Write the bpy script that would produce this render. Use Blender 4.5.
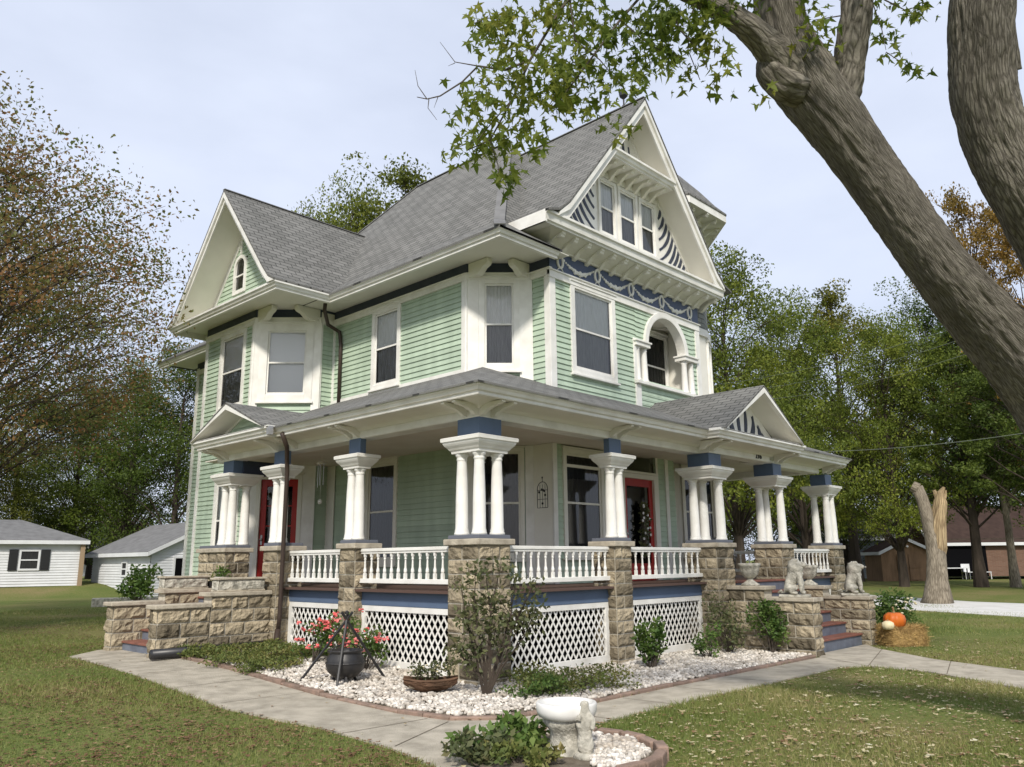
import bpy, math, random
import numpy as np
from mathutils import Vector, Matrix, noise
random.seed(7); np.random.seed(7)
R = math.radians
scene = bpy.context.scene
for o in list(bpy.data.objects): bpy.data.objects.remove(o)
COL = scene.collection

# ---------------------------------------------------------------- camera, sky, sun, exposure
CAM = Vector((-7.86, -8.145, 1.65)); YAW, PIT, ROL, FPX = 0.761169, 0.218030, -0.00951956, 806.29
_f = Vector((math.cos(YAW)*math.cos(PIT), math.sin(YAW)*math.cos(PIT), math.sin(PIT)))
_r = Vector((math.sin(YAW), -math.cos(YAW), 0)); _u = _r.cross(_f)
RT = _r*math.cos(ROL) + _u*math.sin(ROL); UP = -_r*math.sin(ROL) + _u*math.cos(ROL)
cd = bpy.data.cameras.new('camera'); cam = bpy.data.objects.new('camera', cd); COL.objects.link(cam)
cam.matrix_world = Matrix(((RT.x, UP.x, -_f.x, CAM.x), (RT.y, UP.y, -_f.y, CAM.y), (RT.z, UP.z, -_f.z, CAM.z), (0, 0, 0, 1)))
cd.sensor_width = 36; cd.lens = FPX*36/1024; cd.clip_end = 3000; cd.clip_start = 0.05
scene.camera = cam
SUN_EL, SUN_AZ = R(40), math.atan2(-0.62, -0.80)       # direction towards the sun, measured from +X
w = bpy.data.worlds.new('World'); scene.world = w; w.use_nodes = True
nt = w.node_tree; nt.nodes.clear()
sky = nt.nodes.new('ShaderNodeTexSky'); sky.sky_type = 'NISHITA'; sky.sun_disc = False
sky.sun_elevation = SUN_EL; sky.sun_rotation = math.pi/2 - SUN_AZ; sky.air_density = 1.0; sky.dust_density = 3.0; sky.ozone_density = 2.0
tc = nt.nodes.new('ShaderNodeTexCoord'); mp = nt.nodes.new('ShaderNodeMapping'); mp.inputs['Scale'].default_value = (1.2, 1.2, 3.0)
nz = nt.nodes.new('ShaderNodeTexNoise'); nz.inputs['Scale'].default_value = 2.4; nz.inputs['Detail'].default_value = 5
cr = nt.nodes.new('ShaderNodeValToRGB'); cr.color_ramp.elements[0].position = .3; cr.color_ramp.elements[1].position = .75
cr.color_ramp.elements[0].color = (.66, .66, .66, 1); cr.color_ramp.elements[1].color = (.90, .90, .90, 1)
mx = nt.nodes.new('ShaderNodeMixRGB'); mx.inputs['Color2'].default_value = (7.5, 8.1, 9.6, 1)     # thin high overcast over the blue
bg = nt.nodes.new('ShaderNodeBackground'); bg.inputs['Strength'].default_value = 0.088
wo = nt.nodes.new('ShaderNodeOutputWorld'); L = nt.links.new
L(tc.outputs['Generated'], mp.inputs['Vector']); L(mp.outputs['Vector'], nz.inputs['Vector']); L(nz.outputs['Fac'], cr.inputs['Fac'])
L(cr.outputs['Color'], mx.inputs['Fac']); L(sky.outputs['Color'], mx.inputs['Color1']); L(mx.outputs['Color'], bg.inputs['Color']); L(bg.outputs['Background'], wo.inputs['Surface'])
sd = bpy.data.lights.new('sun', 'SUN'); sd.energy = 2.7; sd.angle = R(5.0); sd.color = (1, .94, .84)
sun = bpy.data.objects.new('sun', sd); COL.objects.link(sun)
sdir = Vector((math.cos(SUN_AZ)*math.cos(SUN_EL), math.sin(SUN_AZ)*math.cos(SUN_EL), math.sin(SUN_EL)))
sun.rotation_euler = sdir.to_track_quat('Z', 'Y').to_euler(); sun.location = (-30, -20, 40)
vs = scene.view_settings; vs.view_transform = 'Standard'; vs.look = 'None'; vs.gamma = 1; vs.exposure = 0.45; vs.use_curve_mapping = False

# ---------------------------------------------------------------- materials
MATS = {}
def mat(name, col, rough=.6, col2=None, nscale=6, bump=0, bscale=40, island=0, spec=.3, metal=0, objcol=False, transl=0, detail=4, lo=.35, hi=.7, stretch=None):
    m = bpy.data.materials.new(name); m.use_nodes = True; n = m.node_tree; N = n.nodes; K = n.links.new
    b = N['Principled BSDF']; b.inputs['Roughness'].default_value = rough; b.inputs['Metallic'].default_value = metal
    b.inputs['Specular IOR Level'].default_value = spec
    tc = N.new('ShaderNodeTexCoord'); mp = N.new('ShaderNodeMapping'); K(tc.outputs['Object'], mp.inputs['Vector'])
    if stretch: mp.inputs['Scale'].default_value = stretch
    out = None
    rgb = N.new('ShaderNodeRGB'); rgb.outputs[0].default_value = (*col, 1); out = rgb.outputs[0]
    if col2:
        t = N.new('ShaderNodeTexNoise'); t.inputs['Scale'].default_value = nscale; t.inputs['Detail'].default_value = detail; K(mp.outputs['Vector'], t.inputs['Vector'])
        r = N.new('ShaderNodeMapRange'); r.inputs['From Min'].default_value = lo; r.inputs['From Max'].default_value = hi; K(t.outputs['Fac'], r.inputs['Value'])
        x = N.new('ShaderNodeMixRGB'); K(r.outputs['Result'], x.inputs['Fac']); K(out, x.inputs['Color1']); x.inputs['Color2'].default_value = (*col2, 1); out = x.outputs['Color']
    if island:
        g = N.new('ShaderNodeNewGeometry'); r = N.new('ShaderNodeMapRange'); r.inputs['To Min'].default_value = 1-island; r.inputs['To Max'].default_value = 1+island
        K(g.outputs['Random Per Island'], r.inputs['Value'])
        x = N.new('ShaderNodeVectorMath'); x.operation = 'SCALE'; K(out, x.inputs[0]); K(r.outputs['Result'], x.inputs['Scale']); out = x.outputs['Vector']
    if objcol:
        oi = N.new('ShaderNodeObjectInfo'); x = N.new('ShaderNodeMixRGB'); x.blend_type = 'MULTIPLY'; x.inputs['Fac'].default_value = 1
        K(out, x.inputs['Color1']); K(oi.outputs['Color'], x.inputs['Color2']); out = x.outputs['Color']
    K(out, b.inputs['Base Color'])
    if bump:
        t = N.new('ShaderNodeTexNoise'); t.inputs['Scale'].default_value = bscale; t.inputs['Detail'].default_value = 6; K(mp.outputs['Vector'], t.inputs['Vector'])
        bp = N.new('ShaderNodeBump'); bp.inputs['Strength'].default_value = bump; bp.inputs['Distance'].default_value = .03; K(t.outputs['Fac'], bp.inputs['Height']); K(bp.outputs['Normal'], b.inputs['Normal'])
    if transl:
        tr = N.new('ShaderNodeBsdfTranslucent'); K(out, tr.inputs['Color']); ms = N.new('ShaderNodeMixShader'); ms.inputs['Fac'].default_value = transl
        K(b.outputs[0], ms.inputs[1]); K(tr.outputs[0], ms.inputs[2]); K(ms.outputs[0], N['Material Output'].inputs['Surface'])
    MATS[name] = m; return m
def leafmat(name, cols, objcol=False, nscale=.35, transl=.3, rough=.55):
    """leaf colour chosen per leaf, clumps drift between hues"""
    m = bpy.data.materials.new(name); m.use_nodes = True; n = m.node_tree; N = n.nodes; K = n.links.new; b = N['Principled BSDF']
    b.inputs['Roughness'].default_value = rough; b.inputs['Specular IOR Level'].default_value = .25
    g = N.new('ShaderNodeNewGeometry'); tc = N.new('ShaderNodeTexCoord'); t = N.new('ShaderNodeTexNoise'); t.inputs['Scale'].default_value = nscale; t.inputs['Detail'].default_value = 3
    K(tc.outputs['Object'], t.inputs['Vector'])
    a = N.new('ShaderNodeMath'); a.operation = 'MULTIPLY_ADD'; a.inputs[1].default_value = .45; K(g.outputs['Random Per Island'], a.inputs[0])
    s = N.new('ShaderNodeMapRange'); s.inputs['From Min'].default_value = .3; s.inputs['From Max'].default_value = .7; s.inputs['To Max'].default_value = .55; K(t.outputs['Fac'], s.inputs['Value']); K(s.outputs['Result'], a.inputs[2])
    r = N.new('ShaderNodeValToRGB'); e = r.color_ramp.elements
    for i, c in enumerate(cols):
        q = e[i] if i < 2 else e.new(.5)
        q.color = (*c, 1)
    for i, q in enumerate(sorted(range(len(cols)))): pass
    for i in range(len(cols)): e[i].position = i/(len(cols)-1)
    for i, c in enumerate(cols): e[i].color = (*c, 1)
    K(a.outputs[0], r.inputs['Fac']); out = r.outputs['Color']
    if objcol:
        oi = N.new('ShaderNodeObjectInfo'); x = N.new('ShaderNodeMixRGB'); x.blend_type = 'MULTIPLY'; x.inputs['Fac'].default_value = 1
        K(out, x.inputs['Color1']); K(oi.outputs['Color'], x.inputs['Color2']); out = x.outputs['Color']
    K(out, b.inputs['Base Color']); tr = N.new('ShaderNodeBsdfTranslucent'); K(out, tr.inputs['Color']); ms = N.new('ShaderNodeMixShader'); ms.inputs['Fac'].default_value = transl
    K(b.outputs[0], ms.inputs[1]); K(tr.outputs[0], ms.inputs[2]); K(ms.outputs[0], N['Material Output'].inputs['Surface'])
    MATS[name] = m; return m

M = dict(
 white=mat('white_paint', (.80, .79, .75), .5, (.62, .60, .55), 2.6, .12, 50, detail=8, lo=.42, hi=.8),
 cream=mat('cream_paint', (.77, .75, .68), .6, (.70, .68, .61), 1.5, .05, 60),
 ceil=mat('porch_ceiling_paint', (.72, .67, .59), .6, (.66, .60, .52), 2),
 green=mat('sage_siding', (.465, .57, .445), .55, (.375, .465, .36), 1.6, .12, 60, island=.07, stretch=(2.2, 2.2, .5), detail=8),
 navy=mat('navy_paint', (.035, .045, .075), .5, (.055, .065, .095), 3),
 blue=mat('blue_paint', (.105, .15, .235), .5, (.09, .13, .205), 3),
 decked=mat('dull_deck_edge', (.10, .062, .05), .7),
 navy2=mat('frieze_blue_paint', (.06, .085, .15), .5, (.08, .10, .17), 3),
 slate=mat('slate_blue_paint', (.13, .14, .17), .6),
 red=mat('red_door_paint', (.42, .03, .025), .35, (.33, .025, .02), 3),
 tread=mat('red_brown_tread_paint', (.25, .10, .07), .6, (.17, .075, .055), 5, .1),
 riser=mat('grey_blue_riser_paint', (.16, .18, .22), .6, (.11, .12, .15), 5),
 stone=mat('rock_faced_sandstone', (.36, .305, .215), .9, (.17, .142, .10), 6, .9, 30, island=.55, spec=.1),
 mortar=mat('pale_mortar', (.60, .55, .45), .9, (.45, .41, .33), 8, .3),
 coping=mat('pale_stone_coping', (.50, .45, .36), .85, (.33, .29, .23), 7, .35, 30, spec=.1),
 carved=mat('weathered_cast_stone', (.58, .55, .47), .9, (.24, .23, .195), 12, .6, 45, spec=.1),
 concrete=mat('old_concrete', (.47, .425, .345), .9, (.31, .28, .225), 4.5, .5, 80, spec=.1, detail=8),
 kerb=mat('reddish_kerb_paver', (.30, .21, .165), .9, (.20, .15, .12), 8, .4, 40, island=.15, spec=.1),
 bed=mat('bed_soil_and_grit', (.20, .17, .13), .95, (.12, .10, .075), 10, .5, 50, spec=.05),
 pebble=mat('white_marble_pebble', (.64, .60, .54), .7, (.40, .35, .29), 4, island=.36, spec=.2),
 dark=mat('black_iron', (.018, .018, .02), .45, (.03, .028, .026), 8, spec=.5),
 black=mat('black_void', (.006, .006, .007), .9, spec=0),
 brown=mat('brown_downspout', (.05, .035, .028), .4),
 bark=mat('maple_bark', (.20, .165, .13), .95, (.085, .07, .055), 7, 1.0, 14, spec=.05, stretch=(1, 1, .28), detail=8),
 barkd=mat('dark_bark', (.075, .06, .048), .95, (.04, .033, .027), 5, .6, 10, spec=.05, stretch=(1, 1, .3)),
 twig=mat('twig_bark', (.09, .075, .06), .9),
 barkpale=mat('pale_bark', (.27, .23, .17), .95, (.16, .135, .10), 5, .8, 10, spec=.05, stretch=(1, 1, .3)),
 heart=mat('stripped_heartwood', (.50, .38, .20), .9, (.30, .20, .10), 6, .6, 12, spec=.05, stretch=(1, 1, .2)),
 wside=mat('white_vinyl_siding', (.68, .69, .70), .55, (.60, .61, .62), 2),
 broof=mat('distant_grey_shingle', (.19, .19, .19), .9, (.14, .14, .14), 3, .3, 20, spec=.1),
 brnroof=mat('brown_shingle', (.06, .04, .034), .9, (.042, .028, .025), 3, spec=.1),
 orange=mat('pumpkin_skin', (.62, .15, .02), .45, (.48, .10, .015), 4),
 gourd=mat('cream_gourd', (.72, .64, .42), .45, (.62, .54, .33), 5),
 stem=mat('dry_stem', (.30, .22, .11), .8),
 straw=mat('straw', (.50, .34, .13), .8, (.34, .22, .09), 12, island=.35),
 logbark=mat('reddish_log_bark', (.17, .10, .065), .9, (.07, .045, .03), 9, .9, 25, spec=.05, stretch=(.3, 1, 1)),
 wood=mat('brown_board', (.26, .16, .09), .8, (.18, .11, .06), 6, .3, 20, stretch=(1, 1, .2)),
 lace=mat('lace_curtain', (.88, .88, .87), .8, (.72, .72, .71), 9, stretch=(14, 14, .6)),
 shade=mat('roller_shade', (.84, .84, .84), .8),
 screen=mat('dark_screen_curtain', (.34, .34, .345), .8, (.2, .2, .205), 6, stretch=(14, 14, .6)),
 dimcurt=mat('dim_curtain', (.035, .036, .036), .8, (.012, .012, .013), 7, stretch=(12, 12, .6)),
 pot=mat('plastic_pot', (.55, .55, .52), .5),
 white2=mat('white_glaze', (.80, .79, .76), .35, (.62, .61, .57), 4),
 steel=mat('galvanised_steel', (.45, .45, .46), .4, metal=.6),
 pipe=mat('black_pipe', (.02, .02, .022), .4, spec=.5),
 cable=mat('power_cable', (.14, .16, .13), .7),
 petal=mat('pink_petal', (.70, .10, .10), .6, (.72, .28, .26), 9, island=.3),
 drive=mat('pale_driveway', (.62, .61, .58), .9, (.52, .51, .48), 1.5, spec=.1),
 farblue=mat('grey_blue_siding', (.20, .23, .26), .7, (.16, .18, .2), 2),
 postw=mat('tan_post', (.30, .22, .14), .8),
)
LF = dict(
 maple=leafmat('maple_leaf', [(.06, .10, .016), (.13, .18, .026), (.23, .26, .042), (.42, .38, .07)], nscale=.9, transl=.55),
 tree=leafmat('tree_leaf', [(.040, .062, .012), (.078, .11, .020), (.135, .17, .030), (.20, .22, .042)], objcol=True, transl=.35),
 autumn=leafmat('autumn_leaf', [(.07, .11, .03), (.14, .16, .045), (.25, .15, .055), (.30, .12, .06)], nscale=.5, transl=.45),
 shrub=leafmat('shrub_leaf', [(.035, .07, .018), (.075, .14, .03), (.14, .21, .05), (.22, .27, .08)], nscale=2, transl=.3),
 rose=leafmat('dusty_shrub_leaf', [(.05, .07, .03), (.09, .11, .045), (.16, .165, .075), (.25, .20, .11)], nscale=3, transl=.3),
 cover=leafmat('ground_cover_leaf', [(.06, .09, .024), (.11, .145, .038), (.18, .19, .055), (.28, .22, .09)], nscale=2, transl=.25),
 redleaf=leafmat('red_leaf', [(.20, .03, .02), (.32, .05, .03), (.40, .09, .04), (.25, .10, .03)], nscale=.5),
 grass=leafmat('grass_blade', [(.11, .165, .036), (.18, .225, .058), (.26, .26, .09), (.42, .36, .18)], nscale=.5, transl=.35),
 litter=leafmat('brown_leaf_litter', [(.08, .038, .022), (.15, .075, .04), (.24, .14, .075), (.48, .38, .20)], nscale=6, transl=.1),
 fallen=leafmat('fallen_leaf', [(.14, .065, .035), (.26, .15, .075), (.56, .48, .28), (.76, .73, .55)], nscale=6, transl=.1),
)
def glass_mat():
    m = bpy.data.materials.new('window_glass'); m.use_nodes = True; n = m.node_tree; N = n.nodes; K = n.links.new; N.remove(N['Principled BSDF'])
    t = N.new('ShaderNodeBsdfTransparent'); t.inputs['Color'].default_value = (.96, .97, .97, 1); g = N.new('ShaderNodeBsdfGlossy'); g.inputs['Roughness'].default_value = .04
    fr = N.new('ShaderNodeFresnel'); fr.inputs['IOR'].default_value = 1.65; ms = N.new('ShaderNodeMixShader')
    K(fr.outputs[0], ms.inputs['Fac']); K(t.outputs[0], ms.inputs[1]); K(g.outputs[0], ms.inputs[2]); K(ms.outputs[0], N['Material Output'].inputs['Surface']); return m
M['glass'] = glass_mat()
def bark_mat(name, hi, lo, su=16, sv=2.6):
    m = bpy.data.materials.new(name); m.use_nodes = True; n = m.node_tree; N = n.nodes; K = n.links.new; b = N['Principled BSDF']; b.inputs['Roughness'].default_value = .95; b.inputs['Specular IOR Level'].default_value = .05
    uv = N.new('ShaderNodeUVMap'); wn = N.new('ShaderNodeTexNoise'); wn.inputs['Scale'].default_value = 3; wn.inputs['Detail'].default_value = 3; K(uv.outputs[0], wn.inputs['Vector'])
    ad = N.new('ShaderNodeVectorMath'); ad.operation = 'MULTIPLY_ADD'; ad.inputs[1].default_value = (.05, .12, 0); K(wn.outputs['Color'], ad.inputs[0]); K(uv.outputs[0], ad.inputs[2])
    mp = N.new('ShaderNodeMapping'); mp.inputs['Scale'].default_value = (su, sv, 1); K(ad.outputs['Vector'], mp.inputs['Vector'])
    v = N.new('ShaderNodeTexVoronoi'); v.feature = 'DISTANCE_TO_EDGE'; v.inputs['Scale'].default_value = 1; K(mp.outputs['Vector'], v.inputs['Vector'])
    z = N.new('ShaderNodeTexNoise'); z.inputs['Scale'].default_value = 2.2; z.inputs['Detail'].default_value = 9; z.inputs['Roughness'].default_value = .7; K(mp.outputs['Vector'], z.inputs['Vector'])
    r = N.new('ShaderNodeMapRange'); r.inputs['From Max'].default_value = .22; K(v.outputs['Distance'], r.inputs['Value'])
    h = N.new('ShaderNodeMath'); h.operation = 'MULTIPLY_ADD'; h.inputs[1].default_value = .38; K(r.outputs['Result'], h.inputs[0]); K(z.outputs['Fac'], h.inputs[2])
    cr = N.new('ShaderNodeValToRGB'); e = cr.color_ramp.elements; e[0].position = .40; e[0].color = (*lo, 1); e[1].position = .95; e[1].color = (*hi, 1); K(h.outputs[0], cr.inputs['Fac'])
    big = N.new('ShaderNodeTexNoise'); big.inputs['Scale'].default_value = 1.3; big.inputs['Detail'].default_value = 4; K(uv.outputs[0], big.inputs['Vector']); r2 = N.new('ShaderNodeMapRange'); r2.inputs['From Min'].default_value = .3; r2.inputs['From Max'].default_value = .7; r2.inputs['To Min'].default_value = .72; r2.inputs['To Max'].default_value = 1.25; K(big.outputs['Fac'], r2.inputs['Value'])
    sc = N.new('ShaderNodeVectorMath'); sc.operation = 'SCALE'; K(cr.outputs['Color'], sc.inputs[0]); K(r2.outputs['Result'], sc.inputs['Scale']); K(sc.outputs['Vector'], b.inputs['Base Color'])
    bp = N.new('ShaderNodeBump'); bp.inputs['Strength'].default_value = .8; bp.inputs['Distance'].default_value = .02; K(h.outputs[0], bp.inputs['Height']); K(bp.outputs['Normal'], b.inputs['Normal'])
    return m
M['bark'] = bark_mat('furrowed_maple_bark', (.26, .238, .20), (.075, .067, .056), 24, 7); M['heart'] = bark_mat('torn_heartwood_fibre', (.44, .34, .20), (.16, .11, .065), 14, 1.2); M['barkpale'] = bark_mat('furrowed_pale_bark', (.30, .26, .20), (.12, .10, .075), 12, 3)
def shingle_mat(name, c1, c2, c3, row=.14):
    m = bpy.data.materials.new(name); m.use_nodes = True; n = m.node_tree; N = n.nodes; K = n.links.new; b = N['Principled BSDF']; b.inputs['Roughness'].default_value = .92; b.inputs['Specular IOR Level'].default_value = .15
    uv = N.new('ShaderNodeUVMap'); br = N.new('ShaderNodeTexBrick'); br.inputs['Scale'].default_value = 1; br.inputs['Brick Width'].default_value = .30; br.inputs['Row Height'].default_value = row
    br.inputs['Mortar Size'].default_value = .011; br.inputs['Mortar Smooth'].default_value = .3; br.inputs['Color1'].default_value = (*c1, 1); br.inputs['Color2'].default_value = (*c2, 1); br.inputs['Mortar'].default_value = (*c3, 1); br.inputs['Bias'].default_value = -.1
    K(uv.outputs[0], br.inputs['Vector'])
    nz = N.new('ShaderNodeTexNoise'); nz.inputs['Scale'].default_value = 1.1; nz.inputs['Detail'].default_value = 6; K(uv.outputs[0], nz.inputs['Vector'])
    r = N.new('ShaderNodeMapRange'); r.inputs['From Min'].default_value = .3; r.inputs['From Max'].default_value = .7; r.inputs['To Min'].default_value = .9; r.inputs['To Max'].default_value = 1.1; K(nz.outputs['Fac'], r.inputs['Value'])
    x = N.new('ShaderNodeVectorMath'); x.operation = 'SCALE'; K(br.outputs['Color'], x.inputs[0]); K(r.outputs['Result'], x.inputs['Scale']); K(x.outputs['Vector'], b.inputs['Base Color'])
    bp = N.new('ShaderNodeBump'); bp.inputs['Strength'].default_value = .6; bp.inputs['Distance'].default_value = .02; bp.invert = True; K(br.outputs['Fac'], bp.inputs['Height']); K(bp.outputs['Normal'], b.inputs['Normal'])
    return m
M['shingle'] = shingle_mat('weathered_shingle', (.20, .198, .188), (.14, .14, .132), (.055, .055, .053))
M['gshingle'] = shingle_mat('grey_wall_shingle', (.25, .26, .25), (.20, .21, .20), (.10, .10, .10), .12)
M['brick'] = shingle_mat('brown_brick', (.15, .085, .06), (.19, .11, .08), (.18, .14, .11), .075)
def ground_mat():
    m = bpy.data.materials.new('lawn_soil'); m.use_nodes = True; n = m.node_tree; N = n.nodes; K = n.links.new; b = N['Principled BSDF']; b.inputs['Roughness'].default_value = 1; b.inputs['Specular IOR Level'].default_value = .05
    tc = N.new('ShaderNodeTexCoord')
    def noi(s, d): t = N.new('ShaderNodeTexNoise'); t.inputs['Scale'].default_value = s; t.inputs['Detail'].default_value = d; K(tc.outputs['Object'], t.inputs['Vector']); return t
    r1 = N.new('ShaderNodeValToRGB'); e = r1.color_ramp.elements; e[0].position = .3; e[0].color = (.08, .125, .032, 1); e[1].position = .70; e[1].color = (.26, .20, .105, 1); q = e.new(.5); q.color = (.145, .165, .052, 1)
    a, c = noi(.35, 6), noi(14, 6)
    mm = N.new('ShaderNodeMath'); mm.operation = 'MULTIPLY_ADD'; mm.inputs[1].default_value = .55; K(a.outputs['Fac'], mm.inputs[0])
    m2 = N.new('ShaderNodeMath'); m2.operation = 'MULTIPLY'; m2.inputs[1].default_value = .45; K(c.outputs['Fac'], m2.inputs[0]); K(m2.outputs[0], mm.inputs[2]); K(mm.outputs[0], r1.inputs['Fac'])
    K(r1.outputs['Color'], b.inputs['Base Color'])
    t = noi(30, 8); bp = N.new('ShaderNodeBump'); bp.inputs['Strength'].default_value = .8; bp.inputs['Distance'].default_value = .05; K(t.outputs['Fac'], bp.inputs['Height']); K(bp.outputs['Normal'], b.inputs['Normal'])
    return m
M['ground'] = ground_mat()

# ---------------------------------------------------------------- mesh helpers
class MB:
    def __init__(s): s.v = []; s.f = []; s.mi = []; s.uv = {}
    def add(s, vs, fs, mi=0):
        o = len(s.v); s.v += [tuple(v) for v in vs]
        for f in fs: s.f.append(tuple(i+o for i in f)); s.mi.append(mi)
        return s
    def box(s, x0, x1, y0, y1, z0, z1, mi=0):
        v = [(x0, y0, z0), (x1, y0, z0), (x1, y1, z0), (x0, y1, z0), (x0, y0, z1), (x1, y0, z1), (x1, y1, z1), (x0, y1, z1)]
        return s.add(v, [(3, 2, 1, 0), (4, 5, 6, 7), (0, 1, 5, 4), (1, 2, 6, 5), (2, 3, 7, 6), (3, 0, 4, 7)], mi)
    def hexa(s, v, mi=0):
        return s.add(v, [(3, 2, 1, 0), (4, 5, 6, 7), (0, 1, 5, 4), (1, 2, 6, 5), (2, 3, 7, 6), (3, 0, 4, 7)], mi)
    def prism(s, poly, vec, mi=0):
        """extrude a planar polygon (3-D points) along vec"""
        n = len(poly); vec = Vector(vec); p = [Vector(q) for q in poly]
        v = p + [q+vec for q in p]
        return s.add(v, [tuple(range(n-1, -1, -1)), tuple(range(n, 2*n))] + [(i, (i+1) % n, (i+1) % n+n, i+n) for i in range(n)], mi)
    def bar(s, a, b, wd, up=(0, 0, 1), th=None, mi=0):
        a, b = Vector(a), Vector(b); d = (b-a).normalized(); u = Vector(up); x = d.cross(u)
        if x.length < 1e-4: x = d.cross(Vector((1, 0, 0)))
        x.normalize(); y = x.cross(d); th = th or wd; x *= wd/2; y *= th/2
        return s.hexa([a-x-y, a+x-y, a+x+y, a-x+y, b-x-y, b+x-y, b+x+y, b-x+y], mi)
    def tube(s, pts, rads, seg=8, mi=0, cap=True, wob=0, uv=0):
        pts = [Vector(p) for p in pts]; n = len(pts); rings = []; x = None
        if not hasattr(rads, '__len__'): rads = [rads]*n
        vs = []
        for i, p in enumerate(pts):
            t = (pts[min(i+1, n-1)]-pts[max(i-1, 0)]).normalized()
            if x is None: x = t.cross(Vector((0, 0, 1)));  x = x if x.length > 1e-3 else Vector((1, 0, 0))
            x = (x - t*x.dot(t)); x = x.normalized() if x.length > 1e-5 else t.orthogonal().normalized(); y = t.cross(x)
            for k in range(seg):
                a = 2*math.pi*k/seg; r = rads[i]
                if wob: q = p + (x*math.cos(a)+y*math.sin(a))*r; r *= 1 + wob*noise.noise(q*2.2/ max(.3, rads[0]))
                vs.append(p + (x*math.cos(a)+y*math.sin(a))*r)
        fs = [(i*seg+k, i*seg+(k+1) % seg, (i+1)*seg+(k+1) % seg, (i+1)*seg+k) for i in range(n-1) for k in range(seg)]
        if uv:
            al = [0.]; cir = 2*math.pi*max(rads)
            for i in range(n-1): al.append(al[-1]+(pts[i+1]-pts[i]).length)
            f0 = len(s.f)
            for i in range(n-1):
                for k in range(seg): s.uv[f0+i*seg+k] = [(k/seg*cir+uv, al[i]), ((k+1)/seg*cir+uv, al[i]), ((k+1)/seg*cir+uv, al[i+1]), (k/seg*cir+uv, al[i+1])]
        if cap: fs += [tuple(range(seg-1, -1, -1)), tuple((n-1)*seg+k for k in range(seg))]
        return s.add(vs, fs, mi)
    def lathe(s, prof, c=(0, 0, 0), seg=16, mi=0, lobes=0, lamp=0):
        c = Vector(c); vs = []
        for (r, z) in prof:
            for k in range(seg):
                a = 2*math.pi*k/seg; q = r*(1 + lamp*math.cos(a*lobes)) if lobes else r
                vs.append(c+Vector((q*math.cos(a), q*math.sin(a), z)))
        n = len(prof)
        fs = [(i*seg+k, i*seg+(k+1) % seg, (i+1)*seg+(k+1) % seg, (i+1)*seg+k) for i in range(n-1) for k in range(seg)]
        fs += [tuple(range(seg-1, -1, -1)), tuple((n-1)*seg+k for k in range(seg))]
        return s.add(vs, fs, mi)
    def loft(s, levels, mi=0):
        """levels: (z,x0,x1,y0,y1)"""
        vs = []
        for z, x0, x1, y0, y1 in levels: vs += [(x0, y0, z), (x1, y0, z), (x1, y1, z), (x0, y1, z)]
        n = len(levels)
        fs = [(i*4+k, i*4+(k+1) % 4, (i+1)*4+(k+1) % 4, (i+1)*4+k) for i in range(n-1) for k in range(4)]
        return s.add(vs, fs+[(3, 2, 1, 0), tuple((n-1)*4+k for k in range(4))], mi)
    def ell(s, c, r, seg=10, rings=6, mi=0, jit=0):
        vs = []; c = Vector(c)
        for i in range(1, rings):
            ph = math.pi*i/rings
            for k in range(seg):
                a = 2*math.pi*k/seg; j = 1+random.uniform(-jit, jit); vs.append(c+Vector((r[0]*math.sin(ph)*math.cos(a)*j, r[1]*math.sin(ph)*math.sin(a)*j, r[2]*math.cos(ph)*j)))
        vs += [c+Vector((0, 0, r[2])), c-Vector((0, 0, r[2]))]; t = len(vs)-2; b = t+1
        fs = [(i*seg+k, (i+1)*seg+k, (i+1)*seg+(k+1) % seg, i*seg+(k+1) % seg) for i in range(rings-2) for k in range(seg)]
        fs += [(t, k, (k+1) % seg) for k in range(seg)] + [(b, (rings-2)*seg+(k+1) % seg, (rings-2)*seg+k) for k in range(seg)]
        return s.add(vs, fs, mi)
    def poly(s, pts, mi=0, uvs=None):
        s.add(pts, [tuple(range(len(pts)))], mi)
        if uvs: s.uv[len(s.f)-1] = uvs
        return s

OFF = {}
def link_obj(name, me, parent=None, origin=(0, 0, 0), label=None, color=None):
    o = bpy.data.objects.new(name, me); COL.objects.link(o); origin = Vector(origin)
    if parent: o.parent = parent
    o.location = origin - (OFF.get(parent.name, Vector()) if parent else Vector())
    OFF[o.name] = origin
    if label: o['label'] = label
    if color: o.color = color
    return o
def obj(name, mb, mats, parent=None, smooth=False, label=None, bevel=0, color=None):
    v = np.array(mb.v, dtype=float); lo, hi = v.min(0), v.max(0); c = np.array([(lo[0]+hi[0])/2, (lo[1]+hi[1])/2, lo[2]])
    me = bpy.data.meshes.new(name); me.from_pydata([tuple(p) for p in (v-c)], [], mb.f)
    for m in (mats if isinstance(mats, (list, tuple)) else [mats]): me.materials.append(m)
    me.polygons.foreach_set('material_index', mb.mi)
    if mb.uv:
        uvl = me.uv_layers.new(name='UVMap')
        for pi, u in mb.uv.items():
            p = me.polygons[pi]
            for li, q in zip(p.loop_indices, u): uvl.data[li].uv = q
    if smooth: me.polygons.foreach_set('use_smooth', [True]*len(me.polygons))
    me.update()
    o = link_obj(name, me, parent, c, label, color)
    if bevel:
        b = o.modifiers.new('bevel', 'BEVEL'); b.width = bevel; b.segments = 2; b.limit_method = 'ANGLE'; b.angle_limit = R(40)
    if smooth == 'auto': pass
    return o
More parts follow.
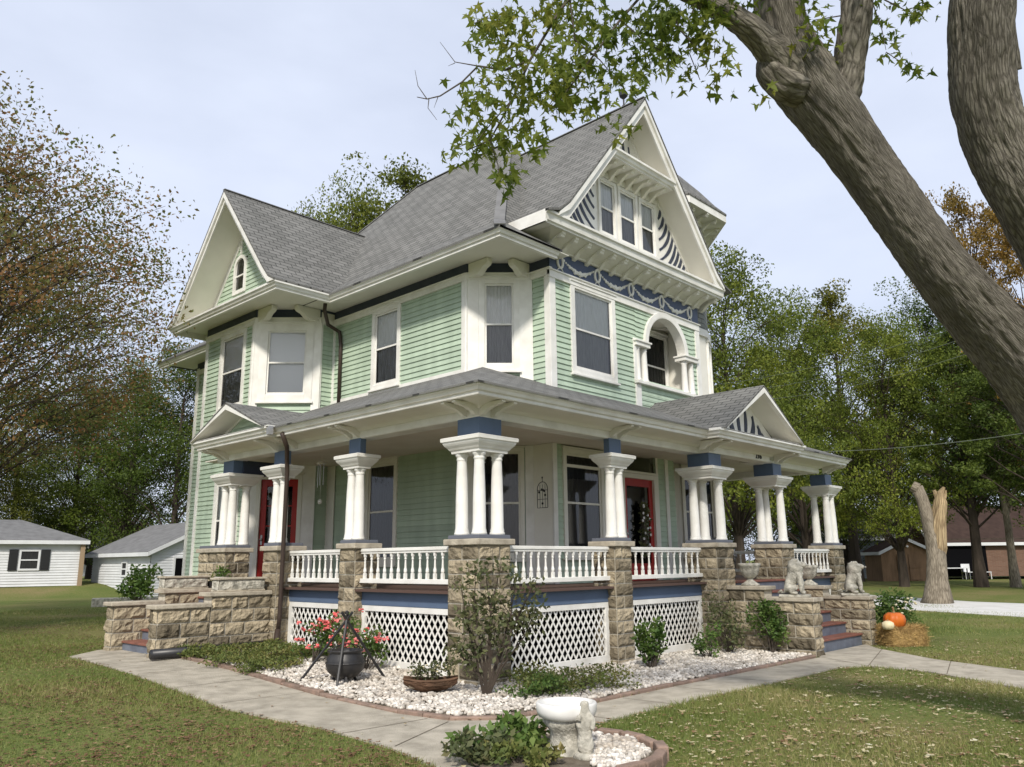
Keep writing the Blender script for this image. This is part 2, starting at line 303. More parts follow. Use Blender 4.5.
def np_obj(name, V, F, m, parent=None, color=None):
    """V (n,3), F (m,k) uniform face size"""
    V = np.asarray(V, dtype=np.float64); F = np.asarray(F, dtype=np.int32); lo, hi = V.min(0), V.max(0); c = np.array([(lo[0]+hi[0])/2, (lo[1]+hi[1])/2, lo[2]])
    me = bpy.data.meshes.new(name); me.vertices.add(len(V)); me.vertices.foreach_set('co', (V-c).ravel())
    k = F.shape[1]; me.loops.add(F.size); me.loops.foreach_set('vertex_index', F.ravel()); me.polygons.add(len(F))
    me.polygons.foreach_set('loop_start', np.arange(0, F.size, k)); me.polygons.foreach_set('loop_total', np.full(len(F), k)); me.update(calc_edges=True)
    me.materials.append(m); return link_obj(name, me, parent, c, None, color)
def tag(o, label=None, cat=None, group=None, kind=None):
    if label: o['label'] = label
    if cat: o['category'] = cat
    if group: o['group'] = group
    if kind: o['kind'] = kind
    return o
def thing(name, label, cat, loc=(0, 0, 0), rz=0, group=None):
    o = bpy.data.objects.new(name, None); COL.objects.link(o); o.location = loc; o.rotation_euler.z = rz; o.empty_display_size = .3
    OFF[o.name] = Vector((0, 0, 0)); return tag(o, label, cat, group)
def rotpts(mb, rz):
    c, s = math.cos(rz), math.sin(rz); mb.v = [(x*c-y*s, x*s+y*c, z) for x, y, z in mb.v]; return mb
def children(o): return [c for c in bpy.data.objects if c.parent == o]
def copy_tree(o, parent=None, loc=None, rz=None, scale=None, label=None, group=None):
    c = o.copy(); COL.objects.link(c); c.parent = parent
    if loc is not None: c.location = loc
    if rz is not None: c.rotation_euler.z = rz
    if scale is not None: c.scale = scale
    if label: c['label'] = label
    if group: c['group'] = group
    for ch in children(o): copy_tree(ch, c)
    return c
def tint(root, col):
    for ch in children(root): ch.color = col; tint(ch, col)

# ---------------------------------------------------------------- terrain
def sst(t): t = max(0., min(1., t)); return t*t*(3-2*t)
def gz(x, y):
    d = math.hypot(x-CAM.x, y-CAM.y); z = .2*sst(y/5.0)*(1 if x < 12 else max(0, 1-(x-12)/6))
    left = (y - CAM.y) > (x - CAM.x)
    if left: z += .06*sst((d-24)/12) + .55*sst((d-43)/5)
    else: z += .05*sst((d-20)/8) + .32*sst((d-30)/18)
    return z
def build_ground():
    xs = sorted(set([round(-40+i*1.0, 3) for i in range(141)] + [-900, -500, -300, -160, -90, -60, 120, 150, 220, 360, 600, 1000, 1500]))
    ys = xs; mb = MB(); nx = len(xs)
    V = [(x, y, gz(x, y) - .001 if abs(x) < 200 and abs(y) < 200 else .6) for y in ys for x in xs]
    F = [(j*nx+i, j*nx+i+1, (j+1)*nx+i+1, (j+1)*nx+i) for j in range(len(ys)-1) for i in range(nx-1)]
    mb.add(V, F); o = obj('lawn', mb, M['ground'], smooth=True); tag(o, 'wide grass lawn around the house', kind='structure')
build_ground()
def drape(name, outline, z, m, label, th=.0, sub=.5):
    """flat paving polygon cut in a fan, each vertex on the terrain"""
    mb = MB(); n = len(outline); top = [(x, y, gz(x, y)+z) for x, y in outline]; bot = [(x, y, gz(x, y)+z-.12) for x, y in outline]
    mb.add(top+bot, [tuple(range(n))]+[(i, i+n, (i+1) % n+n, (i+1) % n) for i in range(n)])
    o = obj(name, mb, m); me = o.data
    import bmesh as bm_
    b = bm_.new(); b.from_mesh(me); bm_.ops.triangulate(b, faces=[f for f in b.faces if len(f.verts) > 4]); bm_.ops.recalc_face_normals(b, faces=b.faces); b.to_mesh(me); b.free()
    return tag(o, label, kind='structure')
IN = [(-1.82, 5.0), (-1.82, 3.3), (-1.82, 1.0), (-1.85, -.6), (-1.75, -1.35), (-1.35, -1.78), (-.6, -1.87), (1.8, -1.86), (4.0, -1.9), (6.2, -1.95)]
WALK = [(-1.15, 7.45), (-1.15, 5.1)] + IN + [(6.62, -1.72), (8.85, -1.72), (8.2, -2.2), (7.1, -3.5), (6.3, -5.1), (5.6, -7.5), (4.2, -7.5), (4.5, -5.3), (5.45, -3.9), (5.55, -3.0), (5.1, -2.72), (.6, -2.6), (-.9, -2.62), (-1.7, -2.9), (-2.3, -3.3), (-3.3, -3.4), (-3.12, -2.6), (-2.95, -1.9), (-2.85, -.6), (-3.02, 1.1), (-2.98, 4.2), (-2.9, 6.6), (-2.2, 7.3)]
drape('walkway', WALK, .018, M['concrete'], 'concrete footpath round the porch')
jt = MB()
def joint(a, b):
    a, b = Vector(a), Vector(b); u = (b-a).normalized(); n_ = Vector((-u.y, u.x))*.006; k = 8
    for i in range(k):
        p, q = a.lerp(b, i/k), a.lerp(b, (i+1)/k); jt.add([(p.x-n_.x, p.y-n_.y, gz(p.x, p.y)+.0225), (q.x-n_.x, q.y-n_.y, gz(q.x, q.y)+.0225), (q.x+n_.x, q.y+n_.y, gz(q.x, q.y)+.0225), (p.x+n_.x, p.y+n_.y, gz(p.x, p.y)+.0225)], [(0, 1, 2, 3)])
for y in (4.9, 3.7, 2.5, 1.3, .1, -1.1): joint((-1.83, y), (-2.93, y+.05))
for x in (-.6, .6, 1.8, 3.0, 4.2, 5.3): joint((x, -1.9), (x+.03, -2.6))
for a_, b_ in (((-1.8, -1.4), (-2.9, -1.9)), ((-1.2, -1.85), (-1.6, -2.6)), ((6.2, -1.98), (5.4, -3.2)), ((8.1, -2.3), (5.55, -3.0)), ((6.9, -3.8), (5.3, -4.2)), ((-1.15, 5.2), (-2.2, 5.6)), ((-1.15, 6.6), (-2.9, 6.2))): joint(a_, b_)
tag(obj('paving_joints', jt, M['bed']), 'dirt filled joints scored across the footpath', kind='structure')
BED = [(0.1, 0.1), (0.1, 5.1), (-1.0, 5.1), (-1.70, 5.0)] + [(x+.10, y+.06) for x, y in IN[1:9]] + [(6.2, -1.85), (6.3, -.9), (6.3, .1)]
drape('planting_bed', BED, .03, M['bed'], 'planting bed between the porch and the footpath')
drape('driveway', [(16, -9), (17.5, -4.4), (20.0, 1.2), (24, 6.5), (30, 13), (33, 12), (27.5, 5.5), (25.2, .6), (24.4, -4), (22, -10)], .02, M['drive'], 'pale concrete driveway beyond the right lawn')

def inside(px, py, P):
    px = np.asarray(px); py = np.asarray(py); c = np.zeros(px.shape, bool); j = len(P)-1
    for i in range(len(P)):
        xi, yi = P[i]; xj, yj = P[j]
        m = ((yi > py) != (yj > py)) & (px < (xj-xi)*(py-yi)/((yj-yi) if yj != yi else 1e-9)+xi); c ^= m; j = i
    return c
# kerb of short reddish pavers round the bed
def kerb():
    pts = [Vector((x, y)) for x, y in IN[:-1]] + [Vector((6.1, -1.93))]
    mb = MB(); d = 0
    for a, b in zip(pts, pts[1:]):
        L_ = (b-a).length; n = max(1, round(L_/.42)); u = (b-a)/L_; nn = Vector((-u.y, u.x))
        for i in range(n):
            p = a+u*(L_*i/n+.006); q = a+u*(L_*(i+1)/n-.006); j = random.uniform(-.008, .008); z = gz(p.x, p.y)-.05; h = .105+random.uniform(-.008, .008)
            mb.hexa([(p.x+nn.x*(-.0+j), p.y+nn.y*(-.0+j), z), (q.x, q.y, z), (q.x+nn.x*.09, q.y+nn.y*.09, z), (p.x+nn.x*.09, p.y+nn.y*.09, z), (p.x, p.y, z+h), (q.x, q.y, z+h), (q.x+nn.x*.09, q.y+nn.y*.09, z+h), (p.x+nn.x*.09, p.y+nn.y*.09, z+h)])
    return tag(obj('kerb', mb, M['kerb'], bevel=.012), 'low reddish paver edging between gravel and footpath', kind='structure')
kerb()

# ================================================================ THE HOUSE
H = thing('victorian_house', 'two storey sage green house with white trim, grey roof, wraparound porch and round turret', 'house')
class PL:
    """vertical plane: origin o, direction s (to the right seen from outside), outward normal n"""
    def __init__(s, o, u): s.o = Vector((*o, 0)); s.u = Vector((*u, 0)).normalized(); s.n = Vector((s.u.y, -s.u.x, 0))
    def p(s, a, z, d=0): v = s.o+s.u*a+s.n*d; return Vector((v.x, v.y, z))
    def box(s, mb, a0, a1, z0, z1, d0, d1, mi=0):
        return mb.hexa([s.p(a0, z0, d1), s.p(a1, z0, d1), s.p(a1, z0, d0), s.p(a0, z0, d0), s.p(a0, z1, d1), s.p(a1, z1, d1), s.p(a1, z1, d0), s.p(a0, z1, d0)], mi)
def siding(pl, a0, a1, z0, z1, holes=(), exp=.112, mats=None, name='wall', span=None, parent=None, mb=None):
    own = mb is None; mb = mb or MB(); n = max(1, round((z1-z0)/exp)); e = (z1-z0)/n
    for i in range(n):
        zb, zt = z0+i*e, z0+(i+1)*e; lo, hi = a0, a1
        if span: lo, hi = span((zb+zt)/2); 
        if hi-lo < .02: continue
        iv = [(lo, hi)]
        for h0, h1, hz0, hz1 in holes:
            if hz0 < zb+.01 and hz1 > zt-.01 or (zb < (hz0+hz1)/2 < zt):
                nv = []
                for p, q in iv:
                    if h1 <= p or h0 >= q: nv.append((p, q)); continue
                    if h0 > p: nv.append((p, h0))
                    if h1 < q: nv.append((h1, q))
                iv = nv
        for p, q in iv:
            j = random.uniform(-.001, .001)
            vs = [pl.p(p, zb, .026+j), pl.p(q, zb, .026+j), pl.p(q, zt+.001, .003), pl.p(p, zt+.001, .003), pl.p(p, zb, -.004), pl.p(q, zb, -.004)]
            mb.add(vs, [(0, 1, 2, 3), (4, 5, 1, 0)])
    if own: return obj(name, mb, mats or M['green'], parent or H)
def trims(pl, rects, name='corner_board', m=None, parent=None, bevel=.006):
    for a0, a1, z0, z1, d0, d1 in rects:
        mb = MB(); pl.box(mb, a0, a1, z0, z1, d0, d1); obj(name, mb, m or M['white'], parent or H, bevel=bevel)
def window(pl, a0, a1, z0, z1, tw=.11, rail=.5, up='lace', lo='screen', trim='white', d=.05, sill=True, transom=None, name='window', parent=None, head=True):
    """a0..z1 = outside of the casing; the sash sits in a real reveal with curtains behind glass"""
    mb = MB(); i0, i1, j0, j1 = a0+tw, a1-tw, z0+tw*.9, z1-tw
    pl.box(mb, a0, i0, z0, z1, -.02, d); pl.box(mb, i1, a1, z0, z1, -.02, d); pl.box(mb, i0, i1, j1, z1, -.02, d); pl.box(mb, i0, i1, z0, j0, -.02, d)
    if head: pl.box(mb, a0-.025, a1+.025, z1+.002, z1+.035, -.01, d+.03)
    w_ = obj(name, mb, M[trim], parent or H, bevel=.005)
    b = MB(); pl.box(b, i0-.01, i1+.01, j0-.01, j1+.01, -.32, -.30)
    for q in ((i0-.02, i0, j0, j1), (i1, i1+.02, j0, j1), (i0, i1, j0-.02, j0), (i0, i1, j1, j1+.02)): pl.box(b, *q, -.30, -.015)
    obj('reveal', b, M['black'], w_)  # black lining puts the darkness of the unlit room into the colour
    if sill:
        s = MB(); pl.box(s, a0-.03, a1+.03, z0-.045, z0-.002, -.01, d+.05); obj('sill', s, M[trim], w_, bevel=.006)
    s = MB(); st = .038; jm = j0+(j1-j0)*rail
    for q in ((i0, i0+st, j0, j1), (i1-st, i1, j0, j1), (i0+st, i1-st, j1-st, j1), (i0+st, i1-st, j0, j0+st*1.5), (i0+st, i1-st, jm-.02, jm+.02)): pl.box(s, *q, -.012, .012+(.006 if q[2] == jm-.02 else 0))
    if transom: pl.box(s, i0+st, i1-st, transom-.03, transom+.03, -.012, .02)
    obj('sash', s, M[trim], w_, bevel=.003)
    g = MB(); g.add([pl.p(i0+.01, j0+.01, 0), pl.p(i1-.01, j0+.01, 0), pl.p(i1-.01, j1-.01, 0), pl.p(i0+.01, j1-.01, 0)], [(0, 1, 2, 3)]); obj('pane', g, M['glass'], w_)
    def curt(za, zb, m, dd):
        c = MB(); n = 26; vs = []
        for k in range(n+1):
            a = i0+.01+(i1-i0-.02)*k/n; o_ = dd+.012*math.sin(k*1.9+za)+random.uniform(-.004, .004) if m != 'shade' else dd
            vs += [pl.p(a, za, o_), pl.p(a, zb, o_)]
        c.add(vs, [(2*k, 2*k+2, 2*k+3, 2*k+1) for k in range(n)]); obj('curtain', c, M[m], w_)
    if up: curt(jm, j1, up, -.032)
    if lo: curt(j0, jm, lo, -.055)
    return w_
# plan
P_ = 2.8; A1 = (2.8, 3.25); B1 = (3.73, 2.32); D1 = (3.73, 1.84); E2 = (2.41, 7.94); F2 = (1.33, 9.02); G2 = (1.33, 11.45)
front = PL((0, 1.84), (1, 0)); left = PL((P_, 0), (0, -1))          # left: a = -Y
cham = PL(A1, (1, -1)); ret = PL(B1, (0, -1)); bays = PL(F2, (1, -1)); bayf = PL((1.33, 0), (0, -1)); bayr = PL(E2, (1, 0)); rear = PL((P_, 0), (0, -1))
cl = math.hypot(.93, .93); bl = math.hypot(1.08, 1.08)
FL = 1.25; ZT = 7.28; SPLIT = 4.6
# --- sidings (lower storey behind the porch and upper storey)
WL2 = (-6.37, -5.34, 5.43, 7.29); WC2 = (.24, 1.06, 5.36, 7.3); WF2 = (4.34, 5.85, 5.34, 7.28)
siding(left, -7.94, -3.25, SPLIT, 7.3, [(WL2[0]+.05, WL2[1]-.05, WL2[2]+.03, 7.4)])
siding(front, 3.73, 9.3, SPLIT, 7.25, [(WF2[0]+.05, WF2[1]-.05, WF2[2]+.03, 7.4), (6.62, 8.98, 5.50, 7.35)])
siding(ret, 0, .48, SPLIT, 7.3)
siding(cham, 0, cl, SPLIT, 7.3, [(WC2[0]+.05, WC2[1]-.05, WC2[2]+.03, 7.4)])
siding(bayf, -11.45, -9.02, .4, 7.3, [(-10.62, -9.5, 5.4, 7.4), (-10.5, -9.5, 1.95, 3.75)])
siding(bays, 0, bl+.02, SPLIT, 7.3, [(.15, 1.37, 5.42, 7.4)])
siding(bayr, 0, .39, .4, 7.3)
siding(rear, -15.1, -12.2, .3, 7.45)
siding(PL((2.8, 15.1), (-1, 0)), -8.2, 0, .3, 7.45)
bk = PL((1.33, 11.45), (-1, -1)); siding(bk, -1.5, 0, .3, 7.45)
GW1 = (-6.45, -5.34, 1.62, 3.72); GF1 = (3.98, 5.26, 1.72, 3.80); GC1 = (.14, 1.12, 1.7, 3.82); DF = (5.80, 7.16, FL, 3.50)
siding(left, -7.94, -3.25, FL, 3.86, [(-6.4, -5.39, 1.68, 3.9)])
siding(front, 3.73, 7.9, FL, 3.86, [(4.02, 5.2, 1.76, 3.9), (5.84, 7.1, FL-.1, 3.9)])
siding(cham, 0, cl, FL, 3.86, [(.2, 1.08, 1.76, 3.9)])
siding(bays, -.02, bl+.02, FL, 3.95, [(.3, 1.24, FL-.1, 4.0)], mats=M['green'])
# white panelled return of the chamfer behind the porch
trims(ret, [(-.02, .50, FL, 3.86, .03, .045)], 'wall_panel', M['cream'])
# --- corner boards and casings
trims(left, [(-3.37, -3.20, FL, ZT, -.01, .045), (-7.96, -7.85, SPLIT, ZT, -.01, .04)])
trims(cham, [(-.04, .24, SPLIT+.7, ZT, .0, .048), (cl-.26, cl+.01, SPLIT, ZT, 0, .048), (-.04, .13, FL, 3.86, .0, .048), (cl-.18, cl+.01, FL, 3.86, 0, .048), (.24, cl-.26, 7.3, 7.42, .0, .046)])
trims(ret, [(.37, .525, SPLIT, ZT, 0, .047)])
trims(front, [(3.685, 3.86, SPLIT, 7.2, 0, .047), (9.14, 9.33, 4.5, 7.25, 0, .047), (3.685, 3.80, FL, 3.86, 0, .047), (7.50, 7.62, FL, 3.86, 0, .045)])
trims(bays, [(-.05, .13, SPLIT, ZT, 0, .05), (bl-.15, bl+.04, SPLIT, ZT, 0, .05), (-.05, .26, FL, 3.95, 0, .05), (bl-.28, bl+.04, FL, 3.95, 0, .05)])
trims(bayf, [(-9.13, -8.98, SPLIT, ZT, 0, .045), (-11.5, -11.38, .4, ZT, 0, .045)])
trims(left, [(-8.45, -7.62, FL, 3.86, .03, .05)], 'wall_panel', M['cream'])
trims(rear, [(-15.13, -14.98, .3, 7.45, 0, .045)])
trims(bayr, [(-.03, .05, SPLIT, ZT, 0, .045)])
# horizontal trim band above siding, then the dark frieze
def band(z0, z1, d1, name, m, fz0=None, fz1=None, segs=None):
    mb = MB()
    S = [(left, -7.94, -3.25+d1*.4), (cham, -d1*.42, cl-.001), (ret, .002, .48+d1), (bays, -d1*.42, bl+d1*.4), (bayf, -11.5, -9.02+d1*.42), (bayr, d1*.4, .39), (rear, -15.15, -12.2)]
    for pl, a0, a1 in S: mb = MB(); pl.box(mb, a0, a1, z0, z1, -.01, d1); obj(name, mb, m, H, bevel=.004)
    mb = MB(); front.box(mb, 3.73-d1, 9.33, fz0, fz1, -.01, d1+.002); obj(name, mb, M['navy2'] if name == 'frieze' else m, H, bevel=.004)
band(7.25, 7.395, .058, 'trim_band', M['white'], 7.20, 7.36)
band(7.398, 7.64, .035, 'frieze', M['navy'], 7.362, 7.80)
cap = MB()
for pl, a0, a1 in ((left, -7.94, -3.23), (cham, -.03, cl), (ret, 0, .56), (bays, -.03, bl+.03), (bayf, -11.5, -8.99)): pl.box(cap, a0, a1, 7.375, 7.405, -.01, .085)
front.box(cap, 3.65, 9.36, 7.345, 7.38, -.01, .087)
obj('trim_moulding', cap, M['white'], H, bevel=.008)
# garland ornaments on the gable frieze
for k in range(5):
    s = 4.02+k*1.225; mb = MB(); pts = [front.p(s+.085*math.cos(t*math.pi/8), 7.60+.135*math.sin(t*math.pi/8), .05) for t in range(17)]
    mb.tube(pts, [.028]*17, 6, cap=False)
    for sg in (-1, 1): mb.tube([front.p(s, 7.47, .05), front.p(s+sg*.05, 7.44, .05), front.p(s+sg*.09, 7.405, .05)], [.016, .013, .008], 5)
    mb.ell(front.p(s, 7.735, .055), (.03, .03, .03), 6, 5)
    obj('wreath_ornament', mb, M['white'], H)
    if k < 4:
        mb = MB(); n = 17
        for i in range(n+1):
            t = i/n; a = s+.13+(1.225-.26)*t; z = 7.66-.17*math.sin(t*math.pi); r = .020+.022*math.sin(t*math.pi)**2
            mb.ell(front.p(a, z+random.uniform(-.01, .01), .045), (r*1.2, r, r*(1.2 if i % 3 else 1.8)), 6, 4)
        obj('garland_ornament', mb, M['white'], H)
# --- windows
window(left, *WL2, up='lace', lo='screen')
window(cham, *WC2, tw=.12, up='lace', lo='screen')
window(front, *WF2, tw=.13, up='lace', lo='screen')
window(bayf, -10.70, -9.42, 5.30, 7.26, tw=.11, up='shade', lo='screen')
w_ = window(bays, .12, 1.40, 5.36, 7.27, tw=.19, up='shade', lo='shade')
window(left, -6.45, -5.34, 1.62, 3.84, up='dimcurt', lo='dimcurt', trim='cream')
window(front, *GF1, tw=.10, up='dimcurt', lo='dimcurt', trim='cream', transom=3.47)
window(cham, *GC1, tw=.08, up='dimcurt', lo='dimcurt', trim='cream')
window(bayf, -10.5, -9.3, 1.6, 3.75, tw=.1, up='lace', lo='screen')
window(rear, -14.5, -13.6, 5.3, 7.2, tw=.1, up='shade', lo='screen')
# --- doors
def door(pl, a0, a1, z1, name='door', fancy=False):
    fr = MB(); t = .1
    pl.box(fr, a0, a0+t, FL, z1+t, -.02, .06); pl.box(fr, a1-t, a1, FL, z1+t, -.02, .06); pl.box(fr, a0+t, a1-t, z1, z1+t, -.02, .06); pl.box(fr, a0-.03, a1+.03, z1+t+.002, z1+t+.05, -.01, .09)
    f = obj('door_frame', fr, M['cream'], H, bevel=.005); i0, i1 = a0+t, a1-t; st = .13
    d = MB()
    for q in ((i0, i0+st, FL, z1), (i1-st, i1, FL, z1), (i0+st, i1-st, z1-.16, z1), (i0+st, i1-st, FL, FL+.35)): pl.box(d, *q, -.05, .0)
    if not fancy: pl.box(d, (i0+i1)/2-.02, (i0+i1)/2+.02, FL+.35, z1-.16, -.04, -.012); [pl.box(d, i0+st, i1-st, z-.015, z+.015, -.04, -.013) for z in (2.05, 2.5, 2.95)]
    do = obj(name, d, M['red'], H, bevel=.004)
    g = MB(); g.add([pl.p(i0+st, FL+.35, -.03), pl.p(i1-st, FL+.35, -.03), pl.p(i1-st, z1-.16, -.03), pl.p(i0+st, z1-.16, -.03)], [(0, 1, 2, 3)]); obj('glass_panel', g, M['glass'], do)
    b = MB(); pl.box(b, i0, i1, FL, z1, -.4, -.2); obj('dark_interior', b, M['black'], do)
    h = MB(); hp = pl.p(i0+.06, 2.2, .03); h.ell(hp, (.03, .03, .03), 8, 6); pl.box(h, i0+.04, i0+.08, 2.08, 2.3, 0, .012); obj('handle', h, M['steel'], do)
    return do
door(bays, .24, 1.28, 3.55)
door(front, 5.84, 7.12, 3.36, fancy=True)
tp = MB(); bays.box(tp, .2, 1.3, 3.70, 3.95, .0, .03); obj('transom_panel', tp, M['green'], H)
tw_ = MB(); front.box(tw_, 5.6, 5.84, FL, 3.86, .03, .05); front.box(tw_, 7.12, 7.2, FL, 3.86, .03, .05); obj('door_casing', tw_, M['cream'], H)

# --- round arched balcony in the gable bay
def arch():
    cx, r, zs = 7.80, .78, 6.42; zb = 5.36
    # wall around arch
    mb = MB(); n = 28; pts = [(cx+r*math.cos(math.pi*k/n), zs+r*math.sin(math.pi*k/n)) for k in range(n+1)]
    for k in range(n):
        (xa, za), (xb, zb_) = pts[k], pts[k+1]
        mb.add([front.p(xa, za, .008), front.p(xb, zb_, .008), front.p(xb, 7.36, .008), front.p(xa, 7.36, .008)], [(0, 1, 2, 3)])
    for a0, a1 in ((6.6, cx-r), (cx+r, 9.0)): mb.add([front.p(a0, zs, .008), front.p(a1, zs, .008), front.p(a1, 7.36, .008), front.p(a0, 7.36, .008)], [(0, 1, 2, 3)])
    obj('arch_wall', mb, M['green'], H)
    mb = MB()
    # clapboard courses beside the arch ring
    e = .112; z = zs+.03
    while z < 7.2:
        if z < zs+r: dx = math.sqrt(max(0, r*r-(z-zs)**2)) + .0
        else: dx = 0
        for a0, a1 in ((6.6, cx-dx), (cx+dx, 9.0)):
            if a1-a0 > .03: mb.add([front.p(a0, z, .034), front.p(a1, z, .034), front.p(a1, z+e, .011), front.p(a0, z+e, .011), front.p(a0, z, .008), front.p(a1, z, .008)], [(0, 1, 2, 3), (4, 5, 1, 0)])
        z += e
    obj('arch_siding', mb, M['green'], H)
    mb = MB(); n = 28; vs = []
    for k in range(n+1):
        c, s = math.cos(math.pi*k/n), math.sin(math.pi*k/n)
        vs += [front.p(cx+(r+.02)*c, zs+(r+.02)*s, .09), front.p(cx+(r+.13)*c, zs+(r+.13)*s, .09), front.p(cx+(r+.13)*c, zs+(r+.13)*s, -.0), front.p(cx+(r-.01)*c, zs+(r-.01)*s, -.14), front.p(cx+(r-.01)*c, zs+(r-.01)*s, .085)]
    mb.add(vs, [(5*k+a, 5*k+(a+1) % 5, 5*k+5+(a+1) % 5, 5*k+5+a) for k in range(n) for a in range(5)]); obj('arch_moulding', mb, M['white'], H, smooth=False)
    # recess: floor, back, sides, ceiling
    mb = MB(); D = .65; x0, x1 = 6.62, 8.98
    [mb.box(*q_, 1.861+D, 1.9+D, *z_) for q_, z_ in (((x0, 7.85), (zb, 7.3)), ((8.88, x1), (zb, 7.3)), ((7.85, 8.88), (7.07, 7.3)), ((7.85, 8.88), (zb, 5.45)))]; mb.box(x0-.03, x0, 1.86, 1.86+D, zb, 7.3); mb.box(x1, x1+.03, 1.86, 1.86+D, zb, 7.3); mb.box(x0, x1, 1.86, 1.86+D, 7.25, 7.3); mb.box(x0, x1, 1.86, 1.86+D, zb-.05, zb)
    obj('balcony_recess', mb, M['cream'], H)
    bp = PL((0, 1.86+D), (1, 0)); window(bp, 7.80, 8.93, 5.40, 7.12, tw=.07, up='dimcurt', lo='dimcurt', name='balcony_window'); 
    # parapet below the arch, sill, impost blocks and paired columns
    siding(front, 6.62, 8.98, 4.9, 5.46); mb = MB(); front.box(mb, 6.5, 9.1, 5.46, 5.53, -.25, .12); front.box(mb, 6.52, 6.72, 4.5, 5.46, -.01, .05); front.box(mb, 6.50, 6.60, 5.53, 6.5, -.01, .045); obj('balcony_sill', mb, M['white'], H, bevel=.008)
    for a0, a1 in ((6.52, cx-r+.05), (cx+r-.05, 9.1)):
        mb = MB(); front.box(mb, a0, a1, 6.33, 6.42, -.2, .10); front.box(mb, a0-.03, a1+.03, 6.42, 6.46, -.22, .13); obj('impost', mb, M['white'], H, bevel=.006)
    for a in (6.68, 6.96, 8.64, 8.94):
        mb = MB(); c = front.p(a, 5.53, -.02); mb.lathe([(.10, 0), (.10, .05), (.085, .06), (.08, .1), (.065, .72), (.075, .74), (.06, .75), (.085, .80)], c, 14); obj('balcony_column', mb, M['white'], H, smooth=True)
arch()

# --- gable kit: frame (a, z, d) -> world
class GF:
    def __init__(s, fn, back): s.f = fn; s.back = back          # fn(a, z, d): d outward from gable wall
    def strip(s, a0, z0, a1, z1, th, d0, d1, mi=0, mb=None):
        """slab between (a0,z0)-(a1,z1), thickness th downwards, from depth d0 to d1"""
        return mb.hexa([s.f(a0, z0-th, d0), s.f(a1, z1-th, d0), s.f(a1, z1-th, d1), s.f(a0, z0-th, d1), s.f(a0, z0, d0), s.f(a1, z1, d0), s.f(a1, z1, d1), s.f(a0, z0, d1)], mi)
fg = lambda a, z, d: Vector((a, 1.84-d, z)); lg = lambda a, z, d: Vector((1.33-d, a, z))
def rakes(g, prof, am, D, rake_h=.24, wall_fn=None, wt=.14, so=.13, zmin=-9):
    """prof: list of (a, z) from left foot to apex; mirrored about am. white rake fascia, crown, soffit, wall trim"""
    other = [(2*am-a, z) for a, z in prof][::-1]
    fas = MB(); cr_ = MB(); sof = MB(); wtm = MB()
    k = max(math.hypot(q[0]-p[0], q[1]-p[1])/abs(q[0]-p[0]) for p, q in zip(prof, prof[1:]))
    for pr in (prof, other):
        for (a0, z0), (a1, z1) in zip(pr, pr[1:]):
            def v(th, d): return [(a0, z0-th*k), (a1, z1-th*k)]
            def slab(mb, t0, t1, d0, d1):
                c = lambda z: max(z, zmin)
                mb.hexa([g.f(a0, c(z0-t1*k), d1), g.f(a1, c(z1-t1*k), d1), g.f(a1, c(z1-t1*k), d0), g.f(a0, c(z0-t1*k), d0), g.f(a0, c(z0-t0*k)+.002, d1), g.f(a1, c(z1-t0*k)+.002, d1), g.f(a1, c(z1-t0*k)+.002, d0), g.f(a0, c(z0-t0*k)+.002, d0)])
            slab(fas, .05, rake_h, D-.06, D-.02); slab(cr_, .045, .13, D-.02, D+.03); slab(sof, so+.005, so+.03, .0, D-.06); slab(wtm, so+.03, so+.03+wt, 0, .04)
    obj('rake_board', fas, M['white'], H); obj('rake_moulding', cr_, M['white'], H); obj('rake_soffit', sof, M['cream'], H)
    if wt > .01: obj('gable_trim', wtm, M['white'], H)
def uvq(p): # planar uv for a roof polygon
    n = (Vector(p[1])-Vector(p[0])).cross(Vector(p[2])-Vector(p[0])).normalized()
    if n.z < 0: n = -n
    hz = Vector((0, 0, 1)).cross(n); hz = hz.normalized() if hz.length > 1e-4 else Vector((1, 0, 0)); sl = n.cross(hz)
    return [(Vector(q).dot(hz), Vector(q).dot(sl)) for q in p]
def roof(name, polys, th=.05, m=None):
    mb = MB()
    for p in polys:
        p = [Vector(q) for q in p]; n = (p[1]-p[0]).cross(p[2]-p[0])
        if n.z < 0: p = p[::-1]
        mb.poly(p, 0, uvq(p)); n = len(p); o_ = [q-Vector((0, 0, th)) for q in p]
        for i in range(n): mb.add([p[i], p[(i+1) % n], o_[(i+1) % n], o_[i]], [(0, 3, 2, 1)], 0)
        mb.add(o_, [tuple(range(n-1, -1, -1))])
    return obj(name, mb, m or M['shingle'], H)
# main hipped roof with a slight flare at the eaves
AP = (6.35, 5.45, 12.62); i_ = .8; zf = 8.22; EZ = 7.64
rf = [(1.9, 1.42, EZ), (10.9, 1.42, EZ), (10.9, 16.0, EZ), (1.9, 16.0, EZ)]
fl = [(1.9+i_, 1.42+i_, zf), (10.9-i_, 1.42+i_, zf), (10.9-i_, 16-i_, zf), (1.9+i_, 16-i_, zf)]
K2, RL, RR = (6.35, 9.25, 12.62), (2.7, 12.45, 8.22), (10.1, 12.45, 8.22)
mroof = roof('roof', [[rf[0], (3.66, 1.42, EZ), (3.66, 1.42+i_, zf), fl[0]], [fl[0], fl[1], AP], [rf[3], rf[0], fl[0], fl[3]], [RL, fl[0], AP, K2], [RL, RR, K2], [(10.9, 5.6, EZ), rf[2], fl[2], (10.1, 5.6, zf)], [fl[1], RR, K2, AP], [rf[2], rf[3], fl[3], fl[2]], [fl[3], RL, (6.4, 12.0, 10.0)], [fl[2], RR, (6.4, 12.0, 10.0)], [fl[2], fl[3], (6.4, 12.0, 10.0)]])
hc = MB()
